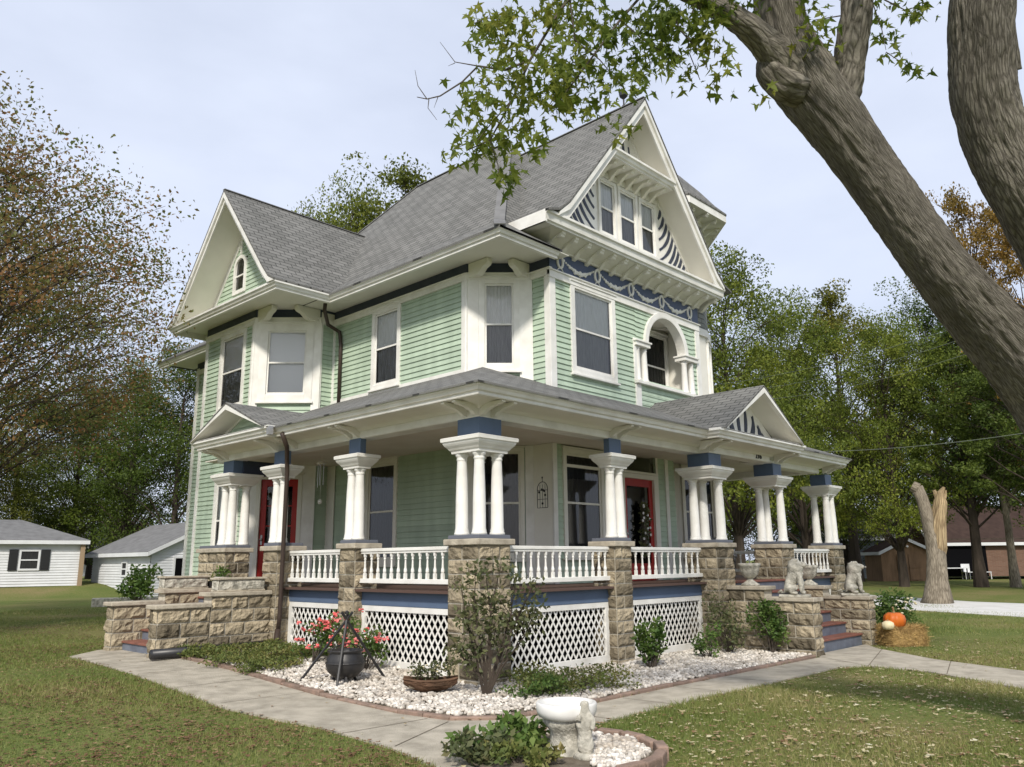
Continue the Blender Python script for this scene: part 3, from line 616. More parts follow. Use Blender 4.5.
for a, b in ((rf[0], fl[0]), (fl[0], AP), (AP, K2), (K2, RL)): hc.bar(Vector(a)+Vector((0, 0, .012)), Vector(b)+Vector((0, 0, .012)), .22 if b is AP or b is fl[0] else .1, th=.02)
obj('hip_cap', hc, M['broof'], H)
# front gable roof
pf = [(2.97, 8.24), (3.30, 8.34), (3.62, 8.62), (4.3, 9.46), (6.45, 12.12)]; fgx = 6.45
def yroof(z): return max(1.42+.8+(z-zf)/1.362+.14, 2.2)
G1 = GF(fg, 3.4); polys = []
for sgn in (0, 1):
    q = pf if not sgn else [(2*fgx-a, z) for a, z in pf]
    for (a0, z0), (a1, z1) in zip(q, q[1:]): polys.append([(a0, 1.84-.69, z0), (a1, 1.84-.69, z1), (a1, yroof(z1), z1), (a0, yroof(z0), z0)])
roof('gable_roof', polys)
rakes(G1, pf[1:], fgx, .65, rake_h=.25, zmin=8.2, wt=.05, so=.12)
rc = MB(); rc.bar((6.45, 1.16, 12.12), (6.45, 5.25, 12.12), .1, th=.02); obj('ridge_cap', rc, M['broof'], H)
gzat = lambda a, pr, am: np.interp(a if a <= am else 2*am-a, [p[0] for p in pr], [p[1] for p in pr])
# gable wall: white ground with navy flame work, three windows
mb = MB(); gw = [(3.55, 8.15)]+[(a, z-.2) for a, z in pf[2:]]; gw2 = gw+[(2*fgx-a, z) for a, z in gw[::-1][1:]]
GWIN = [(5.40, 6.08, 8.62, 10.03), (6.14, 6.90, 8.62, 10.03), (6.96, 7.66, 8.62, 10.03)]
def strips_wall(name, prof, am, zb, holes, m, d=0.0, step=.06):
    mb = MB(); a = min(p[0] for p in prof)
    a1 = 2*am-a
    while a < a1-1e-6:
        b = min(a+step, a1); za, zc = gzat(a, prof, am), gzat(b, prof, am); segs = [(zb, None)]
        mid = (a+b)/2; cut = [h for h in holes if h[0] < mid < h[1]]
        if cut:
            h = cut[0]
            if h[2] > zb: mb.add([fgP(a, zb, d), fgP(b, zb, d), fgP(b, h[2], d), fgP(a, h[2], d)], [(0, 1, 2, 3)])
            if h[3] < min(za, zc): mb.add([fgP(a, h[3], d), fgP(b, h[3], d), fgP(b, zc, d), fgP(a, za, d)], [(0, 1, 2, 3)])
        else: mb.add([fgP(a, zb, d), fgP(b, zb, d), fgP(b, zc, d), fgP(a, za, d)], [(0, 1, 2, 3)])
        a = b
    return obj(name, mb, m, H)
fgP = fg
strips_wall('gable_wall', [(a, z-.12) for a, z in pf[1:]], fgx, 8.2, [(h[0]+.08, h[1]-.08, h[2]+.07, h[3]-.07) for h in GWIN], M['white'], 0.0)
for h in GWIN: window(front, *h, tw=.085, up='lace', lo='screen', sill=False, name='attic_window', d=.045, head=False)
for z_ in (8.46, 10.05): mb = MB(); front.box(mb, 5.34, 7.72, z_, z_+.14, 0, .05); obj('window_casing', mb, M['white'], H, bevel=.005)
def flame(fn, p0, p1, p2, w0, w1, name='flame_inlay', d=.012, m='navy'):
    """curved tapering band from p0 over control p1 to p2"""
    n = 10; L_ = []; Rr = []
    for k in range(n+1):
        t = k/n; x = (1-t)**2*p0[0]+2*t*(1-t)*p1[0]+t*t*p2[0]; z = (1-t)**2*p0[1]+2*t*(1-t)*p1[1]+t*t*p2[1]
        dx = 2*(1-t)*(p1[0]-p0[0])+2*t*(p2[0]-p1[0]); dz = 2*(1-t)*(p1[1]-p0[1])+2*t*(p2[1]-p1[1]); l = math.hypot(dx, dz) or 1
        ww = (w0+(w1-w0)*t)*.5*(.55+.45*math.sin(math.pi*min(1, t*1.15+.08))); L_.append((x-dz/l*ww, z+dx/l*ww)); Rr.append((x+dz/l*ww, z-dx/l*ww))
    mb = MB(); vs = []
    for (a, b) in zip(L_, Rr): vs += [fn(*a, d), fn(*b, d), fn(*a, 0), fn(*b, 0)]
    mb.add(vs, [(4*k, 4*k+1, 4*k+5, 4*k+4) for k in range(n)]+[(4*k, 4*k+4, 4*k+6, 4*k+2) for k in range(n)]+[(4*k+1, 4*k+3, 4*k+7, 4*k+5) for k in range(n)])
    obj(name, mb, M[m], H)
for sg in (-1, 1):
    cx = lambda a: a if sg < 0 else 2*6.53-a
    for q_ in range(11):
        t_ = .04+.088*q_; x0, z0 = 3.86+(5.26-3.86)*t_, 8.52+(10.12-8.52)*t_; e_ = .10+.17*q_
        ex, ez = (4.0+1.27*e_/1.05, 8.485) if e_ < 1.0 else (5.27, 8.485+(e_-1.0)*1.55); w_ = .095
        flame(fg, (cx(x0), z0), (cx(x0+(ex-x0)*.16), z0+(ez-z0)*.62), (cx(ex), min(ez, 9.85)), w_, w_*1.1)
for x0, x1, zb, zt, ww in ((6.20, 6.22, 10.5, 11.2, .13), (6.45, 6.45, 10.5, 11.45, .13), (6.70, 6.68, 10.5, 11.2, .13), (5.95, 5.98, 10.5, 10.85, .1), (6.95, 6.92, 10.5, 10.85, .1)):
    flame(fg, (x0, zb), ((x0+x1)/2+.04, (zb+zt)/2), (x1, zt), ww, ww*.6)
# pents: slab with crown, soffit, and scroll modillions
def pent(fn, a0, a1, ztop, D, h=.17, back=0, name='cornice'):
    mb = MB(); q = [(D, ztop), (D+.0, ztop-.05), (D-.04, ztop-.07), (D-.06, ztop-h+.05), (D-.10, ztop-h+.035), (D-.10, ztop-h), (back, ztop-h), (back, ztop)]
    mb.prism([fn(a0, z, d) for d, z in q], fn(a1, ztop, 0)-fn(a0, ztop, 0)); return obj(name, mb, M['white'], H)
pent(fg, 2.97, 9.68, 8.24, .65, .24, -.38)
rp = MB(); rp.box(2.97-.002, 3.02, 1.25, 2.3, 8.0, 8.243); obj('cornice_return', rp, M['white'], H)
pent(fg, 5.26, 7.64, 10.42, .66, .18, 0)
# cove beneath the big pent
cv = MB(); pr = [(0, 7.80), (.05, 7.80), (.10, 7.84), (.2, 7.9), (.36, 7.96), (.5, 7.995)]
for i in range(len(pr)-1):
    (d0, z0), (d1, z1) = pr[i], pr[i+1]
    cv.add([fg(3.73-d0, z0, d0), fg(9.33, z0, d0), fg(9.33, z1, d1), fg(3.73-d1, z1, d1)], [(0, 1, 2, 3)])
    cv.add([(3.73-d0, 1.84-d0, z0), (3.73-d1, 1.84-d1, z1), (3.73-d1, 2.6, z1), (3.73-d0, 2.6, z0)], [(0, 1, 2, 3)])
obj('cornice_cove', cv, M['cream'], H)
bs = MB(); front.box(bs, 3.69, 9.36, 7.795, 7.85, -.02, .09); obj('cornice_bed_mould', bs, M['cream'], H, bevel=.01)
def modillion(fn, a, z, D, w=.10, s=1.0, name='modillion'):
    pts = [(0.0, z), (D, z), (D, z-.05*s), (D-.06, z-.09*s), (D*.62, z-.085*s), (D*.4, z-.15*s), (D*.22, z-.24*s), (0.04, z-.27*s), (0, z-.25*s)]
    mb = MB(); mb.prism([fn(a-w/2, zz, d) for d, zz in pts], fn(a+w/2, z, 0)-fn(a-w/2, z, 0))
    mb.tube([fn(a-w/2-.008, z-.07*s, D-.07), fn(a+w/2+.008, z-.07*s, D-.07)], .045*s, 8)
    return obj(name, mb, M['cream'], H)
for k in range(15): modillion(fg, 3.62+k*.42, 8.0, .5)
for k in range(7): modillion(fg, 5.5+k*.32, 10.26, .5, .09, .9)
# --- main eaves (gutter, soffit) and left gable
def eave(path, zt, h=.17, soff=None, name='gutter', nm='white'):
    """path: plan points, outside on the right hand when walking; mitred moulded gutter"""
    pr = [(0, zt), (0.0, zt-.045), (-.03, zt-.07), (-.05, zt-h+.06), (-.085, zt-h+.045), (-.085, zt-h), (-.16, zt-h), (-.16, zt)]
    P = [Vector(p) for p in path]; n = len(P); rings = []
    for i, p in enumerate(P):
        d0 = (P[i]-P[i-1]).normalized() if i else None; d1 = (P[i+1]-P[i]).normalized() if i < n-1 else None
        nr = lambda d: Vector((d.y, -d.x))
        if d0 is None: m_ = nr(d1)
        elif d1 is None: m_ = nr(d0)
        else: m_ = (nr(d0)+nr(d1)); m_ = m_/m_.length; m_ = m_/max(.3, m_.dot(nr(d0)))
        rings.append([(p.x+m_.x*o_, p.y+m_.y*o_, z) for o_, z in pr])
    mb = MB(); k = len(pr); mb.add([q for r_ in rings for q in r_], [(i*k+j, i*k+(j+1) % k, (i+1)*k+(j+1) % k, (i+1)*k+j) for i in range(n-1) for j in range(k)]+[tuple(range(k-1, -1, -1)), tuple((n-1)*k+j for j in range(k))])
    return obj(name, mb, M[nm], H)
LX, LA, LB, LC = .53, 6.86, 12.12, 9.49
eave([(1.9, 16.0), (1.9, LB), (LX, LB), (LX, LA), (1.9, LA), (1.9, 1.42), (3.6, 1.42)], EZ)
sf = MB()
for (x0, x1, y0, y1) in ((1.98, 3.0, 1.5, 6.9), (.61, 2.9, 6.92, 12.06), (1.98, 3.0, 12.05, 15.9), (3.0, 3.72, 1.5, 3.2), (3.72, 3.95, 1.5, 1.85)): sf.box(x0, x1, y0, y1, 7.607+.003*len(sf.f)/6, 7.635)
obj('soffit', sf, M['cream'], H)
pl_ = [(LA, 7.68), (LA+.28, 7.84), (LA+.56, 8.14), (LC, 10.62)]
rp = []
for sgn in (0, 1):
    q = pl_ if not sgn else [(2*LC-a, z) for a, z in pl_]
    for (a0, z0), (a1, z1) in zip(q, q[1:]):
        xb = lambda z: 1.9+.8+(z-zf)/1.146+.1 if z > zf else 2.7
        rp.append([(LX-.03, a0, z0), (LX-.03, a1, z1), (xb(z1), a1, z1), (xb(z0), a0, z0)])
roof('gable_roof', rp)
G2_ = GF(lg, 0); rakes(G2_, pl_[0:], LC, 1.33-LX, rake_h=.2, zmin=7.625)
rc = MB(); rc.bar((.5, LC, 10.62), (4.7, LC, 10.62), .1, th=.02); obj('ridge_cap', rc, M['broof'], H)
arw = (9.60, 10.22, 8.35, 9.22)
mb = MB(); siding(bayf, 0, 0, 7.7, 10.2, [(-10.27, -9.65, 8.3, 9.25)], mb=mb, span=lambda z: (-(2*LC-np.interp(z, [7.68, 7.84, 8.14, 10.62], [LA, LA+.28, LA+.56, LC])-.28), -(np.interp(z, [7.68, 7.84, 8.14, 10.62], [LA, LA+.28, LA+.56, LC])+.28)))
obj('gable_wall', mb, M['green'], H)
def arched_window(pl, a0, a1, z0, z1):
    cx = (a0+a1)/2; r = (a1-a0)/2; zs = z1-r; t = .09; mb = MB(); out = [(a0, z0), (a0, zs)]+[(cx+r*math.cos(math.pi*(1-k/12)), zs+r*math.sin(math.pi*k/12)) for k in range(1, 12)]+[(a1, zs), (a1, z0)]
    f = (r-t)/r; inn = [(a0+t, z0+t), (a0+t, zs)]+[(cx+(x-cx)*f, zs+(z-zs)*f) for x, z in out[2:-2]]+[(a1-t, zs), (a1-t, z0+t)]; n = len(out)
    vs = [pl.p(*q, .05) for q in out]+[pl.p(*q, .05) for q in inn]+[pl.p(*q, -.02) for q in out]+[pl.p(*q, -.05) for q in inn]
    fs = []
    for i in range(n): j = (i+1) % n; fs += [(i, j, n+j, n+i), (i, 2*n+i, 2*n+j, j), (n+i, n+j, 3*n+j, 3*n+i)]
    mb.add(vs, fs); w_ = obj('attic_window', mb, M['white'], H)
    g = MB(); g.add([pl.p(*q, .0) for q in inn], [tuple(range(n-1, -1, -1))]); obj('pane', g, M['glass'], w_)
    b = MB(); b.add([pl.p(*q, -.12) for q in inn], [tuple(range(n))]); obj('curtain', b, M['black'], w_)  # black sheet painted as the unlit attic, not a cloth curtain
    s = MB(); zm = z0+(z1-z0)*.47; pl.box(s, a0+t, a1-t, zm-.02, zm+.02, -.02, .025); obj('sash', s, M['white'], w_)
arched_window(bayf, -10.27, -9.65, 8.25, 9.27)
tb = MB(); bayf.box(tb, -12.0, -7.2, 7.64, 7.72, 0, .06); bayf.box(tb, -9.99, -9.93, 9.3, 10.05, .0, .045); obj('gable_trim', tb, M['white'], H)
# big scroll brackets at the chamfers
def bracket(p, d, w=.26, D=.85, name='eave_bracket'):
    d = Vector((*d, 0)).normalized(); s = Vector((-d.y, d.x, 0)); p = Vector((*p, 0))
    pts = [(0, 7.60), (D, 7.60), (D, 7.52), (D*.93, 7.47), (D*.75, 7.43), (D*.62, 7.36), (D*.5, 7.31), (0, 7.29)]
    mb = MB(); mb.prism([p+d*a+Vector((0, 0, z))-s*w/2 for a, z in pts], s*w); return obj(name, mb, M['cream'], H, bevel=.012)
bracket((2.86, 3.2), (0, -1), w=.15, D=.55); bracket((3.70, 2.40), (-1, 0), w=.15, D=.5); bracket((1.40, 9.0), (0, -1), w=.15, D=.65); bracket((2.4, 8.0), (-1, 0), w=.15, D=.65)
mb = MB(); mb.box(2.41, 2.79, 7.90, 7.93, 7.3, 7.55); obj('frieze_panel', mb, M['cream'], H)
# rear eave seen beyond the bay, upper downspout
mb = MB(); mb.tube([(2.0, 7.15, 7.5), (2.02, 7.2, 7.35), (2.45, 7.7, 7.2), (2.72, 7.6, 7.05), (2.73, 7.55, 6.7), (2.73, 7.55, 5.15)], .045, 8); obj('downspout', mb, M['brown'], H, smooth=True)
# dark roof finial
mb = MB(); mb.lathe([(.05, 0), (.05, .05), (.02, .08), (.02, .22), (.10, .30), (.11, .36), (.05, .46), (.015, .5), (.012, .62)], (6.45, 1.75, 12.10), 8); obj('roof_finial', mb, M['dark'], H)

# --- turret at the right
def turret():
    cx, cy, r, n = 9.6, 3.62, 1.68, 16; ph = math.pi/n
    def ring(rr): return [(cx+rr*math.cos(2*math.pi*k/n+ph), cy+rr*math.sin(2*math.pi*k/n+ph)) for k in range(n)]
    mb = MB(); v = ring(r)
    for k in range(n):
        a, b = v[k], v[(k+1) % n]
        for z0, z1, mi in ((0.2, 5.3, 0), (5.3, 7.36, 0), (7.36, 10.3, 1)):
            if z0 == 5.3 and (a[0]+b[0])/2 < 9.05 and (a[1]+b[1])/2 < 3.3: continue
            w0 = k*.66; nx, ny = (a[0]+b[0])/2-cx, (a[1]+b[1])/2-cy; face = ny < .2 and nx > -1.2
            hol = (1.76, 3.79) if z0 == .2 and face else ((5.46, 7.04) if z0 == 5.3 and face and nx > 0 else None); A_, B_ = Vector(a), Vector(b); lw = .13/(B_-A_).length
            def q4(t0, t1, za, zb): p0, p1 = A_.lerp(B_, t0), A_.lerp(B_, t1); mb.poly([(p0.x, p0.y, za), (p1.x, p1.y, za), (p1.x, p1.y, zb), (p0.x, p0.y, zb)], mi, [(w0+t0*.66, za), (w0+t1*.66, za), (w0+t1*.66, zb), (w0+t0*.66, zb)])
            if hol: q4(0, 1, z0, hol[0]); q4(0, 1, hol[1], z1); q4(0, lw, *hol); q4(1-lw, 1, *hol)
            else: q4(0, 1, z0, z1)
    obj('turret_wall', mb, [M['cream'], M['gshingle']], H)
    for z0, z1, rr in ((7.2, 7.38, 1.74), (4.9, 5.35, 1.73), (10.2, 10.42, 1.76)):
        mb = MB(); a, b = ring(rr), ring(r-.02)
        vs = [(*p, z0) for p in a]+[(*p, z1) for p in a]+[(*p, z1) for p in b]+[(*p, z0) for p in b]
        mb.add(vs, [(k, (k+1) % n, n+(k+1) % n, n+k) for k in range(n)]+[(n+k, n+(k+1) % n, 2*n+(k+1) % n, 2*n+k) for k in range(n)]+[(3*n+k, 3*n+(k+1) % n, (k+1) % n, k) for k in range(n)]); obj('turret_band', mb, M['white'], H)
    for k in range(n):
        a, b = v[k], v[(k+1) % n]; u = (b[0]-a[0], b[1]-a[1]); nx, ny = (a[0]+b[0])/2-cx, (a[1]+b[1])/2-cy
        if ny < .2 and nx > -1.2:
            pl = PL(a, u); L_ = math.hypot(*u)
            if nx > .0: window(pl, .08, L_-.08, 5.4, 7.1, tw=.07, up='shade', lo='dimcurt', name='turret_window', d=.06)
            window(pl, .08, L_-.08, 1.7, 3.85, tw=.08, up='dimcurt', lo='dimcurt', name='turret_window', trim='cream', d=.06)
    prof = [(2.36, 10.6), (2.08, 10.88), (1.70, 11.36), (1.2, 11.92), (.7, 12.4), (.02, 13.05)]; m_ = 8; polys = []
    def r8(rr): return [(cx+rr*math.cos(2*math.pi*k/m_+math.pi/8), cy+rr*math.sin(2*math.pi*k/m_+math.pi/8)) for k in range(m_)]
    for (r0, z0), (r1, z1) in zip(prof, prof[1:]):
        a, b = r8(r0), r8(r1)
        for k in range(m_): polys.append([(*a[k], z0), (*a[(k+1) % m_], z0), (*b[(k+1) % m_], z1), (*b[k], z1)])
    roof('turret_roof', polys)
    mb = MB(); a, b = r8(2.34), r8(2.34); c = r8(1.6)
    mb.add([(*p, 10.36) for p in a]+[(*p, 10.56) for p in b]+[(*p, 10.30) for p in c], [(k, (k+1) % m_, m_+(k+1) % m_, m_+k) for k in range(m_)]+[(2*m_+k, 2*m_+(k+1) % m_, (k+1) % m_, k) for k in range(m_)])
    obj('turret_cornice', mb, M['white'], H)
    for k in range(24):
        t = 2*math.pi*k/24
        if -2.4 < math.atan2(math.sin(t), math.cos(t)) < .9:
            fn = lambda a, z, d, t=t: Vector((cx+(1.66+d)*math.cos(t)-a*math.sin(t), cy+(1.66+d)*math.sin(t)+a*math.cos(t), z)); modillion(fn, 0, 10.36, .48, .09, .9)
turret()
# plain right and back walls close the volume, and an added black core blocks light inside
mb = MB(); mb.box(3.4, 9.2, 14.9, 15.05, .2, 7.5); obj('wall', mb, M['green'], H)
mb = MB(); mb.box(9.9, 10.0, 4.5, 15, .2, 7.5); obj('wall', mb, M['green'], H)
mb = MB(); mb.box(3.3, 9.4, 3.9, 14.6, .2, 7.4); obj('dark_core', mb, M['black'], H)

# ================================================================ PORCH (parts of the house)
# gable pediments over the two entries are built as small gable kits
DK = 1.25
def rockwall(x0, x1, y0, y1, z0, z1, ch=.205, bw=.36, faces='xXyY', bulge=.035, mb=None):
    """rock-faced ashlar: every block on every face is its own bulging patch over a mortar core"""
    mb = mb or MB(); mb.box(x0+.012, x1-.012, y0+.012, y1-.012, z0, z1, 1)
    n = max(1, round((z1-z0)/ch)); e = (z1-z0)/n
    for side in faces:
        if side in 'yY': L0, L1 = x0, x1
        else: L0, L1 = y0, y1
        ln = L1-L0
        for i in range(n):
            za, zb = z0+i*e, z0+(i+1)*e; off = (i % 2)*.5; k = max(1, round(ln/bw)); ed = [0.]
            if k == 1 and ln > .3 and i % 2: ed += [random.uniform(.35, .65)]
            for q in range(1, k): ed.append((q+random.uniform(-.18, .18)+(off-.25)*.6)/k)
            ed = sorted(min(.93, max(.07, t)) if t else 0 for t in ed)+[1.]
            for s0, s1 in zip(ed, ed[1:]):
                a, b = L0+ln*s0, L0+ln*s1
                if b-a < .05: continue
                g = .010; nu = max(4, int((b-a)/.045)); nv = 5; sd_ = random.random()*99; vs = []
                for jv in range(nv+1):
                    for ju in range(nu+1):
                        u, v = ju/nu, jv/nv; ed_ = min(1, min(u, 1-u)*nu*.9)*min(1, min(v, 1-v)*nv*.9)
                        d = .002+(bulge*(.45+.9*noise.noise(Vector((u*3.2*(b-a)/.3, v*2.4, sd_))) + .3*noise.noise(Vector((u*8, v*7, sd_+5)))) if ed_ > 0 else 0)
                        d = max(d, .0) if ed_ > 0 else .0
                        s = a+g+(b-a-2*g)*u; z = za+g+(zb-za-2*g)*v
                        vs.append({'y': (s, y0-d, z), 'Y': (s, y1+d, z), 'x': (x0-d, s, z), 'X': (x1+d, s, z)}[side])
                w_ = nu+1; mb.add(vs, [(j*w_+i2, j*w_+i2+1, (j+1)*w_+i2+1, (j+1)*w_+i2) for j in range(nv) for i2 in range(nu)], 0)
    return mb
def pier(x0, x1, y0, y1, zb=0, name='pier'):
    p = obj(name, rockwall(x0, x1, y0, y1, zb-.1, 1.89, bw=.34), [M['stone'], M['mortar']], H)
    c = MB(); c.box(x0-.05, x1+.05, y0-.05, y1+.05, 1.89, 1.975); obj('pier_cap', c, M['coping'], p, bevel=.012)
    c = MB(); c.box(x0, x1, y0, y1, 1.976, 2.03); obj('plinth', c, M['slate'], p, bevel=.008)
    return p
def column(x, y):
    mb = MB(); mb.lathe([(.112, 2.03), (.112, 2.06), (.10, 2.075), (.102, 2.1), (.093, 2.13), (.09, 2.5), (.083, 2.8), (.072, 3.08), (.074, 3.10), (.084, 3.11), (.076, 3.125), (.078, 3.15), (.098, 3.17), (.10, 3.2)], (x, y, 0), 20)
    return obj('column', mb, M['white'], H, smooth=True)
def impost(x0, x1, y0, y1):
    mb = MB(); o = .14
    L_ = [(3.20, .0), (3.235, .005), (3.25, .03), (3.275, .05), (3.31, .09), (3.34, .115), (3.365, .12), (3.37, .145), (3.42, .15), (3.43, .13)]
    mb.loft([(z, x0-d*.8, x1+d*.8, y0-d*.8, y1+d*.8) for z, d in L_]); obj('capital', mb, M['white'], H)
    mb = MB(); mb.box(x0+.06, x1-.06, y0+.06, y1-.06, 3.43, 3.71); obj('capital_block', mb, M['blue'], H, bevel=.006)
PX = [(0, .63, 0, .64), (3.10, 3.57, 0, .47), (6.0, 6.64, -.22, .45), (8.70, 9.28, -.22, .42), (11.93, 12.5, 0, .57)]
PY = [(0, .46, 2.88, 3.31), (-.12, .40, 5.05, 5.55), (-.12, .40, 6.98, 8.1)]
for x0, x1, y0, y1 in PX+PY: pier(x0, x1, y0, y1, gz((x0+x1)/2, (y0+y1)/2))
pier(11.93, 12.5, 4.6, 5.1, 0)
for x, y in ((.14, .14), (.14, .50), (.50, .14), (.50, .50), (3.21, .13), (3.45, .13), (6.50, -.06), (6.14, .30), (6.50, .30), (9.14, -.06), (8.84, .28), (9.14, .28), (12.06, .14), (12.36, .14), (12.06, .44), (.13, 2.99), (.13, 3.21), (0.02, 5.18), (0.02, 5.42), (.02, 7.1), (.02, 7.40), (.30, 7.1), (.3, 7.96), (12.2, 4.8)): column(x, y)
for q in ((.03, .61, .03, .61), (3.10, 3.56, .02, .26), (6.03, 6.62, -.18, .42), (8.73, 9.25, -.18, .40), (11.96, 12.46, .03, .54), (.02, .26, 2.88, 3.32), (-.10, .16, 5.06, 5.54), (-.10, .42, 6.98, 7.52), (12.0, 12.4, 4.6, 5.0)): impost(*q)
mb = MB(); mb.box(.16, 1.32, 7.0, 7.2, 3.43, 3.71); obj('entry_beam', mb, M['navy'], H, bevel=.006)
# architrave, cove, gutter, ceiling
EP = [(-.66, 7.66), (-.66, 4.76), (-.5, 4.76), (-.5, -.5), (5.47, -.5), (5.47, -.75), (9.15, -.75), (9.15, -.5), (12.25, -.5), (12.25, 6.0)]
eave([(1.2, 7.66)]+EP, 4.06, name='porch_gutter', nm='white')
def offset(path, d):
    P = [Vector(p) for p in path]; out = []
    for i, p in enumerate(P):
        d0 = (P[i]-P[i-1]).normalized() if i else None; d1 = (P[i+1]-P[i]).normalized() if i < len(P)-1 else None; nr = lambda q: Vector((q.y, -q.x))
        if d0 is None: m_ = nr(d1)
        elif d1 is None: m_ = nr(d0)
        else: m_ = nr(d0)+nr(d1); m_ = m_/m_.length; m_ = m_/max(.3, m_.dot(nr(d0)))
        out.append((p.x-m_.x*d, p.y-m_.y*d))
    return out
def ribbon(name, path, prof, m):
    rows = [[(x, y, z) for x, y in offset(path, d)] for d, z in prof]; k = len(path); mb = MB()
    mb.add([q for r_ in rows for q in r_], [(i*k+j, i*k+j+1, (i+1)*k+j+1, (i+1)*k+j) for i in range(len(rows)-1) for j in range(k-1)]); return obj(name, mb, m, H)
ribbon('porch_cove', EP, [(.08, 3.90), (.12, 3.895), (.25, 3.90), (.40, 3.885), (.50, 3.86), (.55, 3.82), (.585, 3.82)], M['cream'])
ribbon('architrave', EP, [(.56, 3.86), (.58, 3.86), (.58, 3.72), (.595, 3.70), (.88, 3.70), (.88, 3.95)], M['white'])
cl_ = MB(); cl_.box(.3, 2.82, .3, 9.0, 3.86, 3.88); cl_.box(-.1, 1.4, 5.0, 7.4, 3.861, 3.881); cl_.box(2.7, 12.0, .25, 2.0, 3.862, 3.882); cl_.box(5.8, 9.0, 0, .4, 3.863, 3.883); cl_.box(9.0, 12.0, 1.9, 5.9, 3.863, 3.883); cl_.box(2.82, 4.2, 1.5, 3.6, 3.864, 3.884)
obj('porch_ceiling', cl_, M['ceil'], H)
# scroll brackets in pairs above each pier
def sbr(x, y, dx, dy):
    s = Vector((-dy, dx, 0)); d = Vector((dx, dy, 0)); p = Vector((x, y, 0)); pts = [(0, 3.885), (.46, 3.885), (.46, 3.86), (.40, 3.835), (.25, 3.82), (.12, 3.77), (.07, 3.73), (0, 3.72)]
    mb = MB(); mb.prism([p+d*a+Vector((0, 0, z))-s*.035 for a, z in pts], s*.07); obj('scroll_bracket', mb, M['cream'], H)
for y in (.12, .36, 3.0, 3.2, 4.9): sbr(.08, y, -1, 0)
for y in (5.35, 7.2, 7.4): sbr(-.08, y, -1, 0)
for x in (.12, .36, 3.22, 3.44): sbr(x, .08, 0, -1)
for x in (5.75, 6.1, 8.8, 9.05): sbr(x, -.17, 0, -1)
for x in (11.9, 12.15): sbr(x, .08, 0, -1)
# porch roof
def pz(d): return 4.06+.394*d
roof('porch_roof', [
 [(-.52, -.52, 4.055), (3.3, 3.3, pz(3.8)), (3.3, 7.64, pz(3.8)), (-.52, 7.64, 4.055)],
 [(-.52, -.52, 4.055), (12.27, -.52, 4.055), (9.9, 1.9, pz(2.4)), (9.9, 3.3, pz(3.8)), (3.3, 3.3, pz(3.8))][:2]+[(12.27-2.4, 1.88, pz(2.4)), (12.27-3.8, 3.3, pz(3.8)), (3.3, 3.3, pz(3.8))],
 [(12.27, -.52, 4.055), (12.27, 6.0, 4.055), (8.47, 6.0, pz(3.8)), (8.47, 3.3, pz(3.8))]], th=.03)
# flashing line where the roof meets the wall
fm = MB(); left.box(fm, -7.9, -3.25, pz(3.3)-.02, pz(3.3)+.05, .0, .05); obj('flashing', fm, M['white'], H)
